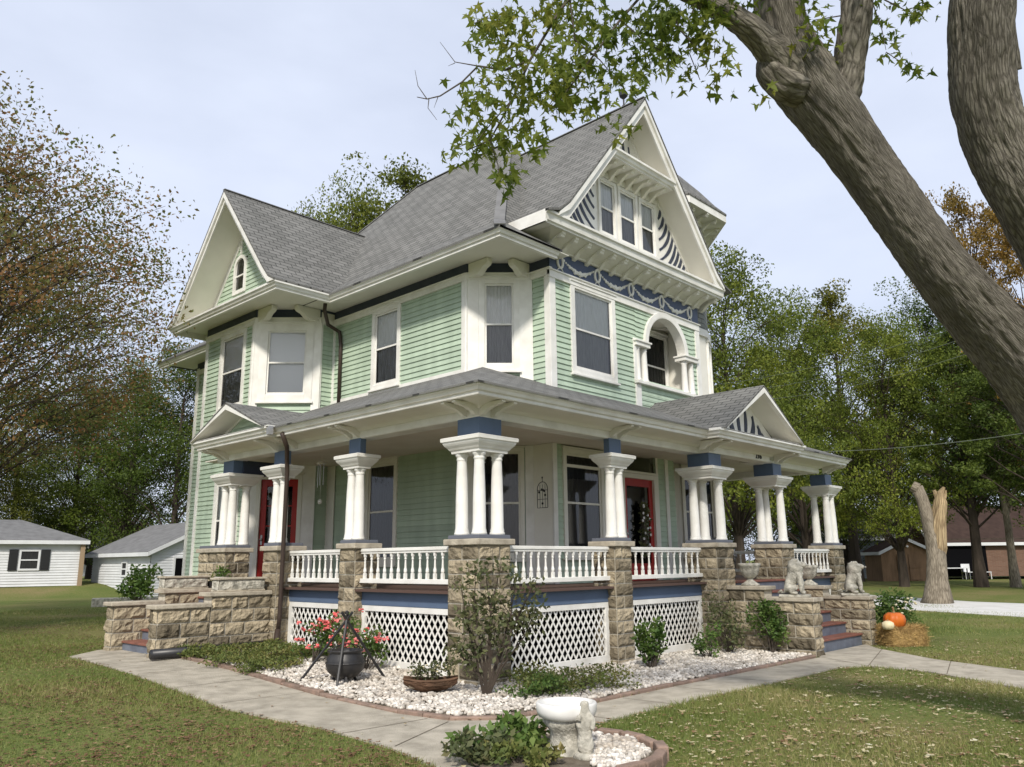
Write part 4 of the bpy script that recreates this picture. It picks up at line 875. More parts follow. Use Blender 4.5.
# left entry pediment (faces -X) and right entry pediment (faces -Y)
def pediment(kind):
    if kind == 'left': fn = lambda a, z, d: Vector((-.20-d, a, z)); am, D, a0, zr, xe = 6.21, .48, 4.80, 4.68, 1.6
    else: fn = lambda a, z, d: Vector((a, -.25-d, z)); am, D, a0, zr, xe = 7.28, .52, 5.62, 5.12, 2.0
    g = GF(fn, 0); q = [(a0, 4.075), (am, zr)]
    for sgn in (0, 1):
        qq = q if not sgn else [(2*am-a, z) for a, z in q]
        (A0, Z0), (A1, Z1) = qq
        if kind == 'left': b0, b1 = -.5+(Z0-4.06)/.394, -.5+(Z1-4.06)/.394+.3; roof('pediment_roof', [[(-.20-D-.03, A0, Z0), (-.2-D-.03, A1, Z1), (b1, A1, Z1), (b0, A0, Z0)]], th=.03)
        else: b0, b1 = -.5+(Z0-4.06)/.394, -.5+(Z1-4.06)/.394+.3; roof('pediment_roof', [[(A0, -.25-D-.03, Z0), (A1, -.25-D-.03, Z1), (A1, b1, Z1), (A0, b0, Z0)]], th=.03)
    rakes(g, q, am, D, rake_h=.13, wt=.0, so=.07, zmin=4.04)
    mb = MB(); mb.prism([fn(a0+.05, 4.02, 0), fn(2*am-a0-.05, 4.02, 0), fn(am, zr-.06, 0)], fn(0, 0, -.03)-fn(0, 0, 0)); obj('pediment_wall', mb, M['white'] if kind != 'left' else M['green'], H)
    mb = MB(); mb.prism([fn(a0-.1, 4.045, D-.02), fn(2*am-a0+.1, 4.045, D-.02), fn(2*am-a0+.1, 4.045, 0), fn(a0-.1, 4.045, 0)], (0, 0, .02)); obj('pediment_ledge', mb, M['white'], H)
    if kind == 'left':
        mb = MB(); w_ = 1.0
        for i in range(5):
            z = 4.07+i*.1; h = (zr-.1-z)/(zr-4.07)*(am-a0); mb.add([fn(am-h, z, .025), fn(am+h, z, .025), fn(am+h, z+.1, .004), fn(am-h, z+.1, .004)], [(0, 1, 2, 3)])
        obj('pediment_siding', mb, M['green'], H)
        mb = MB(); k = (zr-4.05)/(am-a0)
        for sg in (-1, 1): mb.hexa([fn(am+sg*1.25, 4.09, .04), fn(am+sg*.02, 4.09+1.23*k-.02, .04), fn(am+sg*.02, 4.09+1.23*k-.02, 0), fn(am+sg*1.25, 4.09, 0), fn(am+sg*1.25, 4.0, .04), fn(am+sg*.02, 4.0+1.23*k, .04), fn(am+sg*.02, 4.0+1.23*k, 0), fn(am+sg*1.25, 4.0, 0)])
        obj('pediment_trim', mb, M['white'], H)
    else:
        for a_, b_, c_, w0, w1 in (((-1.05, 4.11), (-.95, 4.17), (-.82, 4.27), .10, .07), ((-.72, 4.11), (-.78, 4.30), (-.66, 4.42), .16, .10), ((-.34, 4.12), (-.55, 4.35), (-.45, 4.6), .17, .12), ((-.12, 4.2), (-.2, 4.5), (-.12, 4.8), .12, .1), ((.12, 4.2), (.2, 4.5), (.12, 4.8), .12, .1), ((.34, 4.12), (.55, 4.35), (.45, 4.6), .17, .12), ((.72, 4.11), (.78, 4.30), (.66, 4.42), .16, .10), ((1.05, 4.11), (.95, 4.17), (.82, 4.27), .10, .07)):
            flame(fn, (am+a_[0], a_[1]), (am+b_[0], b_[1]), (am+c_[0], c_[1]), w0, w1, d=.015)
pediment('left'); pediment('right')
mb = MB(); mb.box(-.64, -.55, 4.68, 4.76, 3.9, 4.05); obj('rainwater_head', mb, M['steel'], H)
# deck, bands, skirt, lattice, railings
dk = MB(); dk.box(.02, 2.85, .03, 8.9, DK-.035, DK); dk.box(2.85, 12.4, .03, 2.1, DK-.035, DK-.0005); dk.box(9, 12.4, 2.1, 6, DK-.035, DK-.001); dk.box(2.8, 4.2, 1.7, 3.6, DK-.035, DK-.0015)
obj('porch_deck', dk, M['decked'], H)
def bay(pl, a0, a1, zg, low=True, nb=None):
    """one porch bay: railing with turned balusters above, blue band and framed lattice below"""
    mb = MB()
    pl.box(mb, a0, a1, 1.835, 1.885, .06, .14); pl.box(mb, a0, a1, 1.80, 1.835, .075, .125); pl.box(mb, a0, a1, 1.345, 1.415, .055, .145)
    r_ = obj('railing', mb, M['white'], H, bevel=.006); n = nb or max(3, round((a1-a0)/.158))
    for i in range(n):
        a = a0+(a1-a0)*(i+.5)/n; c = pl.p(a, 0, .10); mb = MB(); mb.box(c.x-.021, c.x+.021, c.y-.021, c.y+.021, 1.415, 1.50); mb.box(c.x-.019, c.x+.019, c.y-.019, c.y+.019, 1.755, 1.80)
        mb.lathe([(.017, 1.50), (.027, 1.52), (.027, 1.545), (.018, 1.58), (.014, 1.66), (.013, 1.70), (.022, 1.715), (.015, 1.73), (.02, 1.755)], (c.x, c.y, 0), 8); obj('baluster', mb, M['white'], r_)
    if not low: return
    mb = MB(); pl.box(mb, a0, a1, 1.005, 1.23, -.02, .09); obj('skirt_band', mb, M['blue'], H)
    mb = MB(); pl.box(mb, a0, a1, DK-.018, DK+.004, -.03, .105); obj('deck_edge', mb, M['decked'], H, bevel=.006)
    mb = MB(); t = .085; z0, z1 = zg+.06, 1.0
    for q in ((a0, a1, z1-t, z1), (a0, a1, z0, z0+t+.03), (a0, a0+t, z0+t+.03, z1-t), (a1-t, a1, z0+t+.03, z1-t)): pl.box(mb, *q, .03, .085)
    f = obj('lattice_frame', mb, M['white'], H, bevel=.004)
    i0, i1, j0, j1 = a0+t, a1-t, z0+t+.03, z1-t; mb = MB(); st = .132; kk = 1.45
    for sg in (1, -1):
        c = -4.0
        while c < 6:
            # line z = j0 + sg*kk*(a-c); clip to rect
            pts = []
            for a in (i0, i1):
                z = j0+sg*kk*(a-i0-c); 
                if j0 <= z <= j1: pts.append((a, z))
            for z in (j0, j1):
                a = i0+c+sg*(z-j0)/kk
                if i0 < a < i1: pts.append((a, z))
            pts = sorted(set((round(x, 4), round(y, 4)) for x, y in pts))
            if len(pts) >= 2 and math.dist(pts[0], pts[-1]) > .03:
                d = .052 if sg > 0 else .060; mb.bar(pl.p(*pts[0], d), pl.p(*pts[-1], d), .008, up=pl.n, th=.008) if False else mb.hexa(latq(pl, pts[0], pts[-1], .0145, d))
            c += st
    obj('lattice', mb, M['white'], f)
    mb = MB(); pl.box(mb, a0, a1, z0-.1, 1.0, -.35, -.33); obj('skirt_shade_sheet', mb, M['black'], H)  # black sheet paints in the shade under the deck
def latq(pl, p, q, hw, d):
    dx, dz = q[0]-p[0], q[1]-p[1]; l = math.hypot(dx, dz); nx, nz_ = -dz/l*hw, dx/l*hw
    A_ = [(p[0]-nx, p[1]-nz_), (q[0]-nx, q[1]-nz_), (q[0]+nx, q[1]+nz_), (p[0]+nx, p[1]+nz_)]
    return [pl.p(a, z, d-.006) for a, z in A_]+[pl.p(a, z, d) for a, z in A_]
fp = PL((0, .24), (1, 0)); lp = PL((.24, 0), (0, -1))
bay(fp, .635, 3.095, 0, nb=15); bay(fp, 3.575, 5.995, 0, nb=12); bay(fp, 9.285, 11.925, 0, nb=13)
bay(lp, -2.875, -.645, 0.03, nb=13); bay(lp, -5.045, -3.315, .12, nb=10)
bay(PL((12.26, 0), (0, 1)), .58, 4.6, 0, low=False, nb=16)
# stone stairs
def stair(kind):
    if kind == 'right':
        rw = [((6.30, 6.62), (-1.85, -.97), .92, .99), ((6.30, 6.62), (-.97, -.225), 1.11, 1.18), ((8.85, 9.17), (-1.85, -.97), .86, .93), ((8.85, 9.17), (-.97, -.225), 1.05, 1.12)]
        for (x0, x1), (y0, y1), zc, zt in rw:
            p = obj('stair_wall', rockwall(x0, x1, y0, y1, -.1, zc, faces='xXy' if y0 < -1 else 'xX', bulge=.045), [M['stone'], M['mortar']], H)
            mb = MB(); mb.box(x0-.05, x1+.05, y0-.05, y1+(.0 if y0 < -1 else -.0), zc, zt); obj('coping', mb, M['coping'], p, bevel=.014)
        n = 6; z0 = .02; rz_ = (DK-z0)/n
        for i in range(n-1):
            y = -1.66+i*.29; zt = z0+(i+1)*rz_
            mb = MB(); mb.box(6.63, 8.84, y, y+.02, z0-.1 if i == 0 else zt-rz_-.03, zt-.035); s = obj('stair_riser', mb, M['riser'], H); mb = MB(); mb.box(6.63, 8.84, y-.03, y+.31, zt-.035, zt); obj('stair_tread', mb, M['tread'], H, bevel=.008)
        mb = MB(); mb.box(6.63, 8.84, -.21, -.19, .9, DK-.04); obj('stair_riser', mb, M['riser'], H)
        mb = MB(); mb.box(6.63, 8.72, -.24, .1, DK-.035, DK+.001); obj('stair_tread', mb, M['tread'], H, bevel=.008)
    else:
        zg = .2
        rw = [((-2.12, -1.24), (5.18, 5.48), .96, 1.03), ((-1.24, -.125), (5.18, 5.48), 1.13, 1.20), ((-2.12, -1.24), (6.99, 7.29), .96, 1.03), ((-1.24, -.125), (6.99, 7.29), 1.15, 1.22)]
        for (x0, x1), (y0, y1), zc, zt in rw:
            p = obj('stair_wall', rockwall(x0, x1, y0, y1, zg-.15, zc, faces='xyY' if x0 < -2 else 'yY', bulge=.045, bw=.42), [M['stone'], M['mortar']], H)
            mb = MB(); mb.box(x0-.06, x1, y0-.05, y1+.05, zc, zt); obj('coping', mb, M['coping'], p, bevel=.014)
        n = 6; rz_ = (DK-zg)/n
        for i in range(n-1):
            x = -1.92+i*.33; zt = zg+(i+1)*rz_; mb = MB(); mb.box(x, x+.02, 5.49, 6.98, zt-rz_-.05, zt-.035); obj('stair_riser', mb, M['riser'], H)
            mb = MB(); mb.box(x-.03, x+.35, 5.49, 6.98, zt-.035, zt); obj('stair_tread', mb, M['tread'], H, bevel=.008)
        mb = MB(); mb.box(-.27, -.25, 5.49, 6.98, .9, DK-.04); mb.box(-.30, .1, 5.56, 6.97, DK-.035, DK+.001); obj('stair_tread', mb, M['tread'], H)
stair('right'); stair('left')
# foundation under the house wall
mb = rockwall(1.32, 2.8, 8.0, 11.4, 0, .45, faces='y'); obj('foundation', mb, [M['stone'], M['mortar']], H)
# porch downspout, flared at its foot
mb = MB(); mb.tube([(-.45, 4.55, 3.92), (-.30, 4.62, 3.7), (-.14, 4.86, 3.5), (-.10, 4.9, 3.3), (-.08, 4.94, .75), (-.10, 4.94, .5)], .042, 8); mb.tube([(-.10, 4.94, .55), (-.12, 4.93, .3), (-.24, 4.9, .18)], [.05, .065, .09], 8); obj('downspout', mb, M['brown'], H, smooth=True)
# house number
def text_mesh(name, body, size, ext, m, loc, rot, parent=None):
    cu = bpy.data.curves.new(name, 'FONT'); cu.body = body; cu.size = size; cu.extrude = ext; cu.align_x = 'CENTER'; cu.align_y = 'CENTER'
    t = bpy.data.objects.new(name, cu); COL.objects.link(t); bpy.context.view_layer.update(); me = bpy.data.meshes.new_from_object(t.evaluated_get(bpy.context.evaluated_depsgraph_get())); bpy.data.objects.remove(t)
    me.materials.clear(); me.materials.append(m); o = link_obj(name, me, parent, loc); o.rotation_euler = rot; return o
text_mesh('house_number', '216', .18, .008, M['dark'], (8.05, -.18, 3.795), (R(90), 0, 0), H)

# ================================================================ THINGS ON AND AROUND THE PORCH
def fix(mb, x, y, z, rz=0):
    c, s = math.cos(rz), math.sin(rz); mb.v = [(a*c-b*s+x, a*s+b*c+y, q+z) for a, b, q in mb.v]; return mb
def stoneplanter(x0, x1, y0, y1, z, label):
    t = thing('stone_planter', label, 'planter', ((x0+x1)/2, (y0+y1)/2, z), group='carved stone planter boxes on the left stair walls'); a, b = (x1-x0)/2, (y1-y0)/2
    mb = rockwall(-a, a, -b, b, 0, .20, ch=.2, bw=.8, bulge=.03); obj('trough', mb, [M['carved'], M['coping']], t)
    r_ = MB(); r_.box(-a-.03, a+.03, -b-.03, b+.03, .20, .235); r_.box(-a-.01, a+.01, -b-.01, b+.01, 0, .03); obj('rim', r_, M['coping'], t, bevel=.008)
    return t
stoneplanter(-1.10, -.24, 5.22, 5.48, 1.20, 'rock-faced stone planter box on the stair wall next to the downspout')
stoneplanter(-1.25, -.42, 7.0, 7.26, 1.22, 'rock-faced stone planter box on the farther left stair wall, before the white shed')
def urn(loc, label, g='cast stone urns on the front stair walls'):
    t = thing('garden_urn', label, 'urn', loc, group=g); mb = MB()
    mb.lathe([(.17, 0), (.17, .03), (.13, .05), (.06, .10), (.055, .13)], seg=20); obj('foot', mb, M['carved'], t, smooth=True)
    mb = MB(); mb.lathe([(.06, .13), (.10, .15), (.15, .20), (.175, .28), (.185, .34), (.205, .36), (.21, .40), (.185, .41), (.17, .36), (.10, .3)], seg=24, lobes=8, lamp=.02); obj('bowl', mb, M['carved'], t, smooth=True)
    mb = MB(); mb.lathe([(.165, .33), (.1, .36), (.0, .37)], seg=16); obj('soil', mb, M['bed'], t)
    return t
urn((6.46, -.62, 1.18), 'pale cast stone urn on the upper step wall nearer the viewer, left of the lion'); urn((9.01, -.62, 1.12), 'cast stone urn half hidden behind the sitting lion statue')
# small dark plant pots beside stair planters
t = thing('plant_pot', 'small pale pot with dark plant on the top step of the left stairs', 'plant pot', (-.28, 6.75, 1.25)); mb = MB(); mb.lathe([(.09, 0), (.13, .16), (.14, .18), (.12, .17)], seg=14); obj('pot', mb, M['white'], t)
def leaf_blob(n, c, r, size, shape='diamond', up=0, shell=.0, droop=0):
    """n small leaves through an ellipsoid: returns V (n*4,3), F"""
    d = np.random.normal(size=(n, 3)); d /= np.linalg.norm(d, axis=1)[:, None]; rad = np.random.rand(n)**(1/3) if not shell else shell+(1-shell)*np.random.rand(n)
    P = np.array(c)+d*rad[:, None]*np.array(r); return leaves_at(P, size, up)
def leaves_at(P, size, up=0, asp=.55):
    n = len(P); a = np.random.normal(size=(n, 3)); a[:, 2] = a[:, 2]*(1-up)+up*np.abs(a[:, 2]); a /= np.linalg.norm(a, axis=1)[:, None]
    b = np.random.normal(size=(n, 3)); b -= a*(a*b).sum(1)[:, None]; b /= np.linalg.norm(b, axis=1)[:, None]+1e-9
    s = (size*np.random.uniform(.6, 1.35, n))[:, None]; cc = np.cross(a, b)*s*.12
    V = np.stack([P, P+a*s*.45+b*s*asp*.5+cc, P+a*s, P+a*s*.45-b*s*asp*.5+cc], 1).reshape(-1, 3); F = np.arange(n*4).reshape(-1, 4); return V, F
def merge(L_):
    V = []; F = []; o = 0
    for v, f in L_: V.append(v); F.append(f+o); o += len(v)
    return np.concatenate(V), np.concatenate(F)
V, F = leaf_blob(160, (0, 0, .27), (.14, .14, .12), .06); np_obj('foliage', V, F, LF['shrub'], t)

def skin(name, pts, edges, rad, m, parent=None, sub=2, root=0):
    me = bpy.data.meshes.new(name); me.from_pydata(pts, edges, []); o = bpy.data.objects.new(name, me); COL.objects.link(o)
    s = o.modifiers.new('s', 'SKIN'); 
    for i, v in enumerate(me.skin_vertices[0].data): v.radius = rad[i] if hasattr(rad[i], '__len__') else (rad[i], rad[i]); v.use_root = (i == root)
    ss = o.modifiers.new('u', 'SUBSURF'); ss.levels = ss.render_levels = sub
    bpy.context.view_layer.update(); m2 = bpy.data.meshes.new_from_object(o.evaluated_get(bpy.context.evaluated_depsgraph_get())); bpy.data.objects.remove(o)
    m2.materials.clear(); m2.materials.append(m); m2.polygons.foreach_set('use_smooth', [True]*len(m2.polygons)); return link_obj(name, m2, parent)
def lion(loc, rz, label):
    """seated lion, facing +x locally, about 0.62 m tall"""
    t = thing('lion_statue', label, 'statue', loc, rz, 'seated stone lions on the front stair walls'); t.scale = (1.15, 1.15, 1.1)
    mb = MB(); mb.box(-.22, .24, -.13, .13, 0, .045); obj('base', mb, M['carved'], t, bevel=.012)
    P = [(-.10, 0, .16), (-.03, 0, .26), (.03, 0, .36), (.05, 0, .45), (.09, 0, .52), (.175, 0, .515), (.215, 0, .495),
         (.09, .065, .34), (.115, .075, .2), (.12, .075, .07), (.175, .075, .065), (.09, -.065, .34), (.115, -.075, .2), (.12, -.075, .07), (.175, -.075, .065),
         (-.08, .085, .15), (.01, .115, .12), (-.03, .12, .07), (.07, .12, .065), (-.08, -.085, .15), (.01, -.115, .12), (-.03, -.12, .07), (.07, -.12, .065)]
    Ed = [(0, 1), (1, 2), (2, 3), (3, 4), (4, 5), (5, 6), (2, 7), (7, 8), (8, 9), (9, 10), (2, 11), (11, 12), (12, 13), (13, 14), (0, 15), (15, 16), (16, 17), (17, 18), (0, 19), (19, 20), (20, 21), (21, 22)]
    Rd = [.12, .105, .10, .085, .085, .052, .04, .055, .04, .036, .03, .055, .04, .036, .03, .085, .075, .042, .03, .085, .075, .042, .03]
    skin('body', P, Ed, Rd, M['carved'], t)
    mn = MB(); mn.ell((.045, 0, .46), (.12, .13, .15), 16, 12)
    mn.v = [tuple(Vector(v)+Vector((0, 0, 0))+(Vector(v)-Vector((.045, 0, .46)))*(.28*noise.noise(Vector(v)*22)+.1*noise.noise(Vector(v)*60))) for v in mn.v]
    mn2 = MB(); mn2.ell((.04, 0, .37), (.115, .12, .12), 14, 10); mn.add([tuple(Vector(v)+(Vector(v)-Vector((.04, 0, .37)))*.3*noise.noise(Vector(v)*24)) for v in mn2.v], mn2.f)
    for sg in (-1, 1): mn.ell((.07, sg*.075, .585), (.028, .022, .03), 8, 6)
    obj('mane', mn, M['carved'], t, smooth=True)
    f = MB(); f.ell((.235, 0, .505), (.018, .028, .016), 8, 6); [f.ell((.165, sg*.04, .545), (.014, .012, .010), 6, 5) for sg in (-1, 1)]; obj('face', f, M['carved'], t, smooth=True)
    mb = MB(); mb.tube([(-.19, .03, .10), (-.24, .10, .07), (-.16, .17, .065), (-.04, .19, .06)], [.022, .02, .018, .022], 8); obj('tail', mb, M['carved'], t, smooth=True)
lion((6.46, -1.46, .99), R(-70), 'mossy seated lion statue on the nearer low step wall, turned to the steps')
lion((9.01, -1.52, .93), R(-60), 'paler seated lion statue on the far right step wall, looking right')
# cauldron and tripod
kc = Vector((-1.10, 1.48, .03))
t = thing('iron_tripod', 'black iron tripod standing on white gravel over the cauldron', 'tripod', kc); apx = Vector((0, 0, .97))
ft = [RT*-.66+_f*.02, RT*.52+_f*.40, -Vector((_f.x, _f.y, 0))*.55]
for f_ in ft:
    f_.z = 0; mb = MB(); mb.tube([f_, apx+f_*-.12], .019, 6); obj('leg', mb, M['dark'], t)
mb = MB(); mb.tube([apx+Vector((0, 0, -.03)), (0, 0, .5)], .006, 5); mb.lathe([(.03, .94), (.03, .97), (.01, .99)], seg=8); obj('hook', mb, M['dark'], t)
t = thing('cauldron', 'round black iron cauldron hanging low under the tripod', 'cauldron', kc+Vector((0, 0, .10))); mb = MB()
mb.lathe([(.06, 0), (.16, .03), (.235, .10), (.262, .18), (.25, .27), (.215, .325), (.21, .34), (.245, .36), (.245, .375), (.20, .375), (.19, .32), (.1, .15)], seg=28); obj('pot_body', mb, M['dark'], t, smooth=True)
mb = MB(); mb.tube([Vector((.245*math.cos(a), 0, .35+.10*math.sin(a))) for a in np.linspace(0, math.pi, 13)], .008, 6); mb.lathe([(.268, .2), (.272, .21), (.266, .22)], seg=28)
for k in range(3): mb.tube([(.15*math.cos(k*2.1), .15*math.sin(k*2.1), .04), (.19*math.cos(k*2.1), .19*math.sin(k*2.1), -.06)], [.025, .014], 6)
obj('handle', mb, M['dark'], t)
# log planter
t = thing('log_planter', 'hollow brown log planter with small flowers on the gravel', 'planter', (-.80, .05, .05), R(-42)); mb = MB(); n = 14
nx_ = 17
for sc_ in (1., .84):
    vs = []
    for k in range(nx_):
        x = -.34+.68*k/(nx_-1); r0 = .15*sc_*max(.30, (1-(abs(x)/.36)**3.2))**.5
        for j in range(9): a = math.pi+math.pi*j/8; r = r0*(1+.14*noise.noise(Vector((x*7, a*3, sc_)))); vs.append((x*(1 if sc_ == 1 else .93), r*math.cos(a), .15+.03*(x/.34)**2+r*.9*math.sin(a)))
    mb.add(vs, [(k*9+j, k*9+j+1, k*9+j+10, k*9+j+9) for k in range(nx_-1) for j in range(8)]+[tuple(range(9)), tuple((nx_-1)*9+j for j in range(9))])
for sg in (-1, 1): mb.tube([(-.34+.68*k/12, sg*.14*max(.3, (1-(abs(-.34+.68*k/12)/.36)**3.2))**.5, .155+.03*((-.34+.68*k/12)/.34)**2) for k in range(13)], .017, 6, wob=.4)
obj('log_shell', mb, M['logbark'], t); mb = MB(); mb.box(-.27, .27, -.09, .09, .07, .11); obj('soil', mb, M['bed'], t)
V, F = merge([leaf_blob(60, (random.uniform(-.25, .25), random.uniform(-.08, .08), .2+random.uniform(0, .12)), (.08, .08, .1), .045) for _ in range(9)]); np_obj('foliage', V, F, LF['rose'], t)
mb = MB(); [mb.ell((random.uniform(-.25, .25), random.uniform(-.1, .1), .24+random.uniform(0, .1)), (.016, .016, .012), 6, 4) for _ in range(16)]; obj('blossom', mb, M['gourd'], t)
# birdbath with a small statuette
bc = Vector((-2.16, -3.33, .04))
t = thing('birdbath', 'white shallow birdbath bowl on a low grey carved pedestal', 'birdbath', bc); mb = MB()
mb.lathe([(.06, .28), (.19, .285), (.245, .31), (.262, .35), (.266, .41), (.258, .422), (.238, .424), (.226, .395), (.19, .375), (.10, .362), (0.01, .36)], seg=36); obj('bowl', mb, M['white2'], t, smooth=True)
mb = MB(); mb.lathe([(.20, -.04), (.20, .02), (.18, .04), (.145, .08), (.14, .17), (.165, .21), (.20, .25), (.205, .29)], seg=18, lobes=6, lamp=.05); obj('pedestal', mb, M['carved'], t, smooth=True)
sp = bc+Vector((-.06, -.22, .02))
t = thing('child_statuette', 'small weathered grey statuette leaning on the birdbath pedestal', 'statue', sp+Vector((0, -.03, .0)), R(225)); t.scale = (1.3, 1.3, 1.3)
skin('figure', [(0, 0, .06), (0, 0, .16), (0, 0, .24), (0, 0, .29), (.0, 0, .345), (.03, .05, .22), (.06, .04, .17), (.03, -.05, .22), (.06, -.04, .26), (.03, .03, .02), (.03, -.03, .02)], [(0, 1), (1, 2), (2, 3), (3, 4), (2, 5), (5, 6), (2, 7), (7, 8), (0, 9), (0, 10)], [.05, .048, .045, .022, .042, .02, .016, .02, .016, .03, .03], M['carved'], t)
mb = MB(); mb.ell((0, 0, 0), (.09, .08, .04), 10, 6, jit=.1); obj('base', mb, M['carved'], t, smooth=True)
# wind chime, iron wall ornament, wreath, sconce, bench
t = thing('wind_chime', 'hanging wind chime with pale top under the left porch ceiling', 'wind chime', (1.2, 5.80, 3.86)); mb = MB(); mb.tube([(0, 0, 0), (0, 0, -.2)], .004, 4); mb.lathe([(.02, -.26), (.10, -.25), (.09, -.22), (.02, -.19)], seg=14); obj('cap', mb, M['white'], t)
for k in range(5): mb = MB(); mb.tube([(.06*math.cos(k*1.256), .06*math.sin(k*1.256), -.25), (.06*math.cos(k*1.256), .06*math.sin(k*1.256), -.62-.05*(k % 3))], .009, 6); obj('chime_tube', mb, M['steel'], t)
mb = MB(); mb.tube([(0, 0, -.26), (0, 0, -.95)], .003, 4); mb.ell((0, 0, -1.0), (.045, .045, .05), 8, 6); obj('clapper', mb, M['white'], t)
t = thing('wall_ornament', 'arched dark wire ornament on the cream panel beside the front window', 'wall ornament', (3.685, 2.08, 2.65)); mb = MB()
X_ = 0; W_ = .13
arc = [(0, -W_, 0), (0, -W_, .35)]+[(0, -W_*math.cos(math.pi*k/8), .35+.14*math.sin(math.pi*k/8)) for k in range(1, 8)]+[(0, W_, .35), (0, W_, 0), (0, -W_, 0)]
mb.tube(arc, .008, 5, cap=False)
for y in (-.065, 0, .065): mb.tube([(0, y, 0), (0, y, .44)], .005, 4)
for z in (.16, .33): mb.tube([(0, -W_, z), (0, W_, z)], .005, 4)
for k in range(6): mb.ell((-.01, random.uniform(-.08, .08), random.uniform(.08, .4)), (.012, .025, .025), 6, 4)
mb.tube([(0, 0, .48), (0, 0, .56)], .006, 4); mb.ell((0, 0, .57), (.015, .02, .02), 6, 4); obj('wire_frame', mb, M['dark'], t)
t = thing('door_wreath', 'dark twig swag with pale flowers hanging on the front red door', 'wreath', (6.55, 1.80, 2.45)); mb = MB(); mb.tube([(.0, 0, -.75), (.02, -.02, -.3), (-.02, -.02, .1), (0, 0, .45)], [.03, .05, .05, .02], 6); obj('stem', mb, M['twig'], t)
V, F = merge([leaf_blob(90, (random.uniform(-.1, .1), -.04, z), (.16, .05, .16), .08) for z in (-.55, -.25, 0, .25)]); np_obj('foliage', V, F, LF['rose'], t)
mb = MB(); [mb.ell((random.uniform(-.18, .18), -.08, random.uniform(-.6, .4)), (.03, .02, .03), 6, 4) for _ in range(14)]; obj('blossom', mb, M['lace'], t)
t = thing('wall_sconce', 'dark iron heart shaped sconce on the stone pier by the front steps', 'sconce', (6.60, -.25, 1.62)); mb = MB(); mb.ell((0, 0, .04), (.035, .03, .06), 8, 6); mb.ell((.02, -.01, .10), (.05, .03, .045), 8, 6); mb.tube([(0, 0, -.06), (.01, -.01, .15)], .01, 5); obj('iron_body', mb, M['dark'], t)
t = thing('porch_bench', 'black metal bench on the porch behind the urn', 'bench', (8.15, 1.1, DK), 0)
for sx in (-.5, .5):
    for sy in (-.2, .2): mb = MB(); mb.tube([(sx, sy, 0), (sx, sy*1.05, .45 if sy < 0 else .9)], .02, 6); obj('leg', mb, M['dark'], t)
mb = MB(); [mb.box(-.55, .55, y-.03, y+.03, .43, .455) for y in (-.18, -.09, 0, .09, .18)]; obj('seat', mb, M['dark'], t)
mb = MB(); mb.box(-.52, .52, .19, .22, .84, .9); mb.box(-.52, .52, .19, .22, .55, .6); [mb.box(x-.012, x+.012, .195, .215, .6, .84) for x in np.linspace(-.45, .45, 12)]; obj('backrest', mb, M['dark'], t)
for sx in (-.5, .5): mb = MB(); mb.tube([(sx, -.2, .45), (sx, -.2, .66), (sx, .2, .68)], .018, 6); obj('armrest', mb, M['dark'], t)
# hay bale, pumpkin, gourd
hb = Vector((9.15, -2.32, 0))
t = thing('hay_bale', 'golden straw bale on the grass at the foot of the front steps', 'hay bale', hb, R(-38)); mb = MB(); mb.box(-.36, .36, -.22, .22, -.04, .33); obj('packed_straw', mb, M['straw'], t, bevel=.09)
n = 5200; Pn = np.random.rand(n, 3)*[.76, .46, .40]-[.38, .23, .03]; fc = np.random.randint(0, 5, n); Pn[fc == 0, 1] = -.225; Pn[fc == 1, 1] = .225; Pn[fc == 2, 0] = -.37; Pn[fc == 3, 0] = .37; Pn[fc == 4, 2] = .345
dd = np.random.normal(size=(n, 3)); dd /= np.linalg.norm(dd, axis=1)[:, None]; Pn += np.random.normal(size=Pn.shape)*.014; ln = np.random.uniform(.03, .11, n)[:, None]; sd_ = np.random.normal(size=(n, 3))*.002
np_obj('loose_straw', np.stack([Pn-dd*ln, Pn-dd*ln+sd_+[0, 0, .003], Pn+dd*ln+sd_, Pn+dd*ln], 1).reshape(-1, 3), np.arange(n*4).reshape(-1, 4), M['straw'], t)
t = thing('pumpkin', 'large orange pumpkin standing on the straw bale', 'pumpkin', hb+Vector((-.17, .05, .34))); mb = MB(); mb.lathe([(.02, .03), (.11, .0), (.17, .05), (.195, .14), (.18, .23), (.11, .285), (.03, .265)], seg=40, lobes=10, lamp=.045); obj('flesh', mb, M['orange'], t, smooth=True)
mb = MB(); mb.tube([(0, 0, .25), (.0, .0, .32), (-.03, 0, .39)], [.03, .018, .02], 6); obj('stalk', mb, M['stem'], t)
t = thing('white_gourd', 'small cream gourd in front of the orange pumpkin', 'gourd', hb+Vector((-.40, .10, .32))); mb = MB(); mb.lathe([(.02, .0), (.09, .01), (.115, .07), (.105, .13), (.04, .165), (.01, .16)], seg=24, lobes=8, lamp=.03); obj('flesh', mb, M['gourd'], t, smooth=True); mb = MB(); mb.tube([(0, 0, .15), (.01, 0, .19)], .008, 5); obj('stalk', mb, M['stem'], t)
# black drain pipe by the left stairs
mb = MB(); mb.tube([(-2.30, 4.88, gz(-2.3, 4.9)+.11), (-1.3, 4.93, gz(-1.3, 4.9)+.10), (-.3, 4.97, .3)], .078, 12); tag(obj('drain_pipe', mb, M['pipe'], smooth=True), 'black corrugated drain pipe lying along the foot of the left stair wall', 'pipe')
